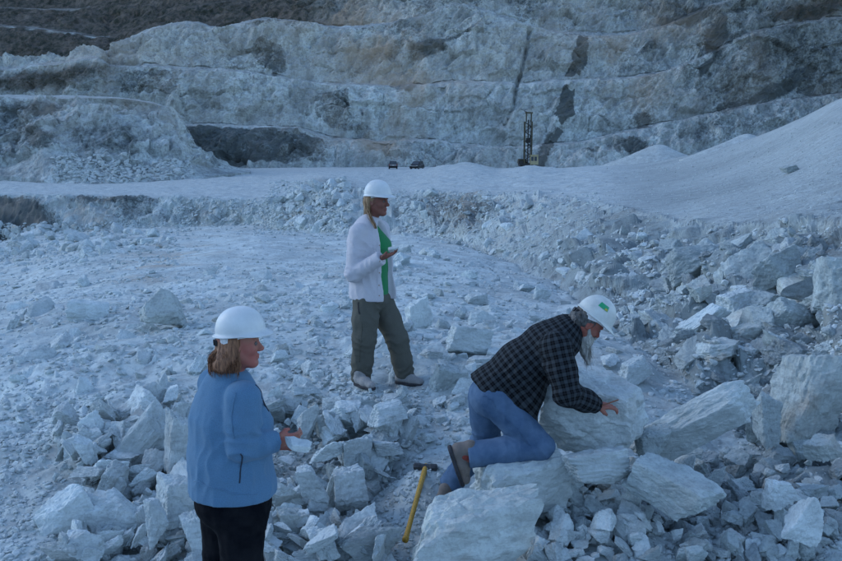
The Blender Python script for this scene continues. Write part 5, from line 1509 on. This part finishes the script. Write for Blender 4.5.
# ------------------------------------------------------------------ the two cars at the far end of the bench
M_PAINT = plain_mat('dark_car_paint', (.012, .014, .018), .3, .5, 3, .1); M_PAINT2 = plain_mat('black_car_paint', (.008, .008, .009), .3, .5, 3, .1)
M_GLASS = plain_mat('car_glass', (.05, .06, .07), .08, .6, 3, .05); M_CHROME = plain_mat('pale_metal_trim', (.25, .25, .25), .35, .5, 9, .1, metal=.8)
M_TYRE = plain_mat('tyre_rubber', (.02, .02, .02), .9); M_LAMP = plain_mat('clear_lamp', (.75, .75, .72), .2, .5); M_TAIL = plain_mat('red_lamp', (.35, .03, .03), .3, .5); M_PLATE = plain_mat('number_plate', (.6, .6, .55), .5); M_TAN = plain_mat('silver_tailgate', (.20, .19, .20), .4, .5, 3, .08)
def car(loc, yaw, paint, label, panel):
    root = empty('parked_car', loc, label, 'car', 'cars parked at the foot of the wall'); root.rotation_euler = (0, 0, yaw)
    # side profile (y back to front, z), extruded across with tumblehome
    lower = [(-2.25, .22), (-2.32, .70), (-2.28, 1.02), (1.05, 1.02), (2.05, .92), (2.28, .72), (2.25, .22)]
    upper = [(-2.22, 1.0), (-2.05, 1.66), (-1.7, 1.74), (.15, 1.72), (.45, 1.66), (1.15, 1.0)]
    def extr(prof, w0, w1):
        n = len(prof); zs = [z for y, z in prof]; z0, z1 = min(zs), max(zs); v = []
        for sx in (-1, 1):
            for y, z in prof: v.append((sx * (w0 + (w1 - w0) * (z - z0) / (z1 - z0)), y, z))
        q = [[i, (i + 1) % n, n + (i + 1) % n, n + i] for i in range(n)]
        cv = np.mean(v, axis=0); v += [(-w0 * .9, cv[1], cv[2]), (w0 * .9, cv[1], cv[2])]
        t = [[2 * n, (i + 1) % n, i] for i in range(n)] + [[2 * n + 1, n + i, n + (i + 1) % n] for i in range(n)]
        return MB().add(v, q, t)
    extr(lower, .95, .92).build('body', paint, root); extr(upper, .90, .70).build('cabin', paint, root)
    def pane(name, pts, mat): MB().add(pts, [[0, 1, 2, 3]]).build(name, mat, root)
    pane('windscreen', [(-.72, 1.12, 1.06), (.72, 1.12, 1.06), (.62, .50, 1.62), (-.62, .50, 1.62)], M_GLASS)
    pane('rear_window', [(.74, -2.225, 1.10), (-.74, -2.225, 1.10), (-.64, -2.10, 1.58), (.64, -2.10, 1.58)], M_GLASS)
    for sx in (-1, 1):
        pane('side_window', [(sx * .90, -2.0, 1.1), (sx * .90, -.55, 1.1), (sx * .745, -.55, 1.6), (sx * .745, -1.9, 1.6)][::sx], M_GLASS)
        pane('side_window', [(sx * .90, -.45, 1.1), (sx * .90, .85, 1.1), (sx * .745, .40, 1.6), (sx * .745, -.45, 1.6)][::sx], M_GLASS)
        for y in (-1.45, 1.42):
            w = MB().tube([(sx * .72, y, .36), (sx * .74, y, .36), (sx * .95, y, .36), (sx * .97, y, .36)], [.30, .36, .36, .30], 20).build('wheel', M_TYRE, root)
            MB().tube([(sx * .96, y, .36), (sx * .985, y, .36)], [.22, .20], 14).build('rim', M_CHROME, w)
        MB().box((sx * .70, 2.20, .76), (.16, .06, .07)).build('headlight', M_LAMP, root)
        MB().box((sx * .84, -2.27, .92), (.07, .05, .14)).build('tail_light', M_TAIL, root)
        MB().box((sx * 1.02, .78, 1.08), (.09, .05, .07)).build('mirror', paint, root)
    MB().box((0, -2.31, .48), (.93, .07, .17)).build('bumper', M_TYRE, root); MB().box((0, 2.27, .44), (.92, .07, .17)).build('bumper', M_TYRE, root)
    MB().box((0, 2.26, .74), (.48, .04, .09)).build('grille', M_CHROME, root)
    MB().box((0, -2.315, .88), (.72, .02, .16)).build('tailgate_panel', panel, root); MB().box((0, -2.335, .84), (.22, .01, .06)).build('number_plate', M_PLATE, root)
    return root
def on_floor(px, Y):
    x = P(px, 168, Y)[0]; return (x, Y, gz(x, Y))
car(on_floor(393, 203), R(3), M_PAINT, 'dark sport utility car with a pale tailgate, left of the two parked together', M_TAN)
car(on_floor(417, 198), R(162), M_PAINT2, 'black car with pale headlights, right of the two parked together', M_PAINT2)

# ------------------------------------------------------------------ drill rig
rb = on_floor(526.5, 208)
rb = (rb[0], rb[1], max(rb[2], P(526, 169, 208)[2]))
rig = empty('drill_rig', rb, 'tall drill rig with a lattice mast and cream cab behind the spoil berm', 'drill rig')
M_RIG = plain_mat('grimy_yellow_paint', (.055, .05, .03), .6, .3, 2, .4); M_RIGD = plain_mat('dark_rig_steel', (.022, .023, .023), .6, .3, 3, .4); M_CAB = plain_mat('cream_cab_paint', (.33, .29, .17), .5, .3, 2, .15)
for sx in (-1, 1):
    tk = MB()
    pts = [(sx * 1.25, -2.2, .45), (sx * 1.25, -2.0, .12), (sx * 1.25, 2.0, .12), (sx * 1.25, 2.2, .45), (sx * 1.25, 2.0, .8), (sx * 1.25, -2.0, .8)]
    v = [(x - .28, y, z) for x, y, z in pts] + [(x + .28, y, z) for x, y, z in pts]
    tk.add(v, [[i, (i + 1) % 6, 6 + (i + 1) % 6, 6 + i] for i in range(6)] + [[0, 5, 4, 1], [1, 4, 3, 2], [6, 7, 10, 11], [7, 8, 9, 10]]).build('crawler_track', M_RIGD, rig)
MB().box((-.2, 0, 1.05), (1.5, 2.4, .22)).build('deck', M_RIGD, rig)
MB().box((-.9, 1.0, 1.75), (.95, 1.5, .5), taper=.92).build('engine_house', M_RIG, rig)
MB().box((-1.55, -1.9, 1.5), (.5, .4, .35)).build('dust_box', M_RIGD, rig)
cab = MB().box((1.45, -1.6, 2.05), (.92, .85, 1.05), taper=.94).build('cab', M_CAB, rig)
for x in (1.0, 1.75): MB().box((x, -2.42, 2.3), (.28, .03, .48)).build('cab_window', M_GLASS, cab)
MB().box((2.36, -1.6, 2.3), (.03, .5, .45)).build('cab_window', M_GLASS, cab)
MB().box((1.45, -1.6, 3.16), (.98, .92, .06)).build('cab_roof', M_CAB, cab)
mb = MB()
H1, H2 = 10.0, 12.4
for sx in (-1, 1):
    for sy in (-1, 1):
        mb.box((.05 + sx * .80, -1.7 + sy * .55, .6 + H1 / 2), (.13, .12, H1 / 2))
mst = mb.build('mast', M_RIG, rig)
mb = MB()
for sx in (-1, 1): mb.box((.15 + sx * .55, -1.7, H1 + 1.5), (.10, .4, 1.0))
mb.box((.15, -1.7, H2 + .15), (.85, .55, .14)); mb.build('mast_top', M_RIG, mst)
mb = MB(); n_ = 9
for i in range(n_):
    za, zb = .9 + i * (H1 - .4) / n_, .9 + (i + 1) * (H1 - .4) / n_
    for y in (-2.25, -1.15):
        mb.tube([(-.75, y, za), (.85, y, za)], .06, 6); mb.tube([(-.75, y, za), (.85, y, zb)] if i % 2 else [(.85, y, za), (-.75, y, zb)], .055, 6)
    for x in (-.75, .85): mb.tube([(x, -2.25, za), (x, -1.15, zb)], .05, 6)
mb.build('lattice', M_RIGD, mst)
MB().tube([(.05, -1.7, .2), (.05, -1.7, H1 + 1)], .14, 10).build('drill_rod', M_RIGD, mst)
MB().box((.05, -1.7, 6.4), (.42, .4, .55)).build('rotary_head', M_RIGD, mst)
MB().tube([(.45, -1.4, 11), (.62, -1.2, 7), (.55, -1.2, 2)], .07, 8).build('hose', M_RIGD, mst, True)
MB().tube([(-.1, -1.7, H2 + .25), (-.95, -1.7, H2 + .55)], .07, 6).build('winch_boom', M_RIG, mst)
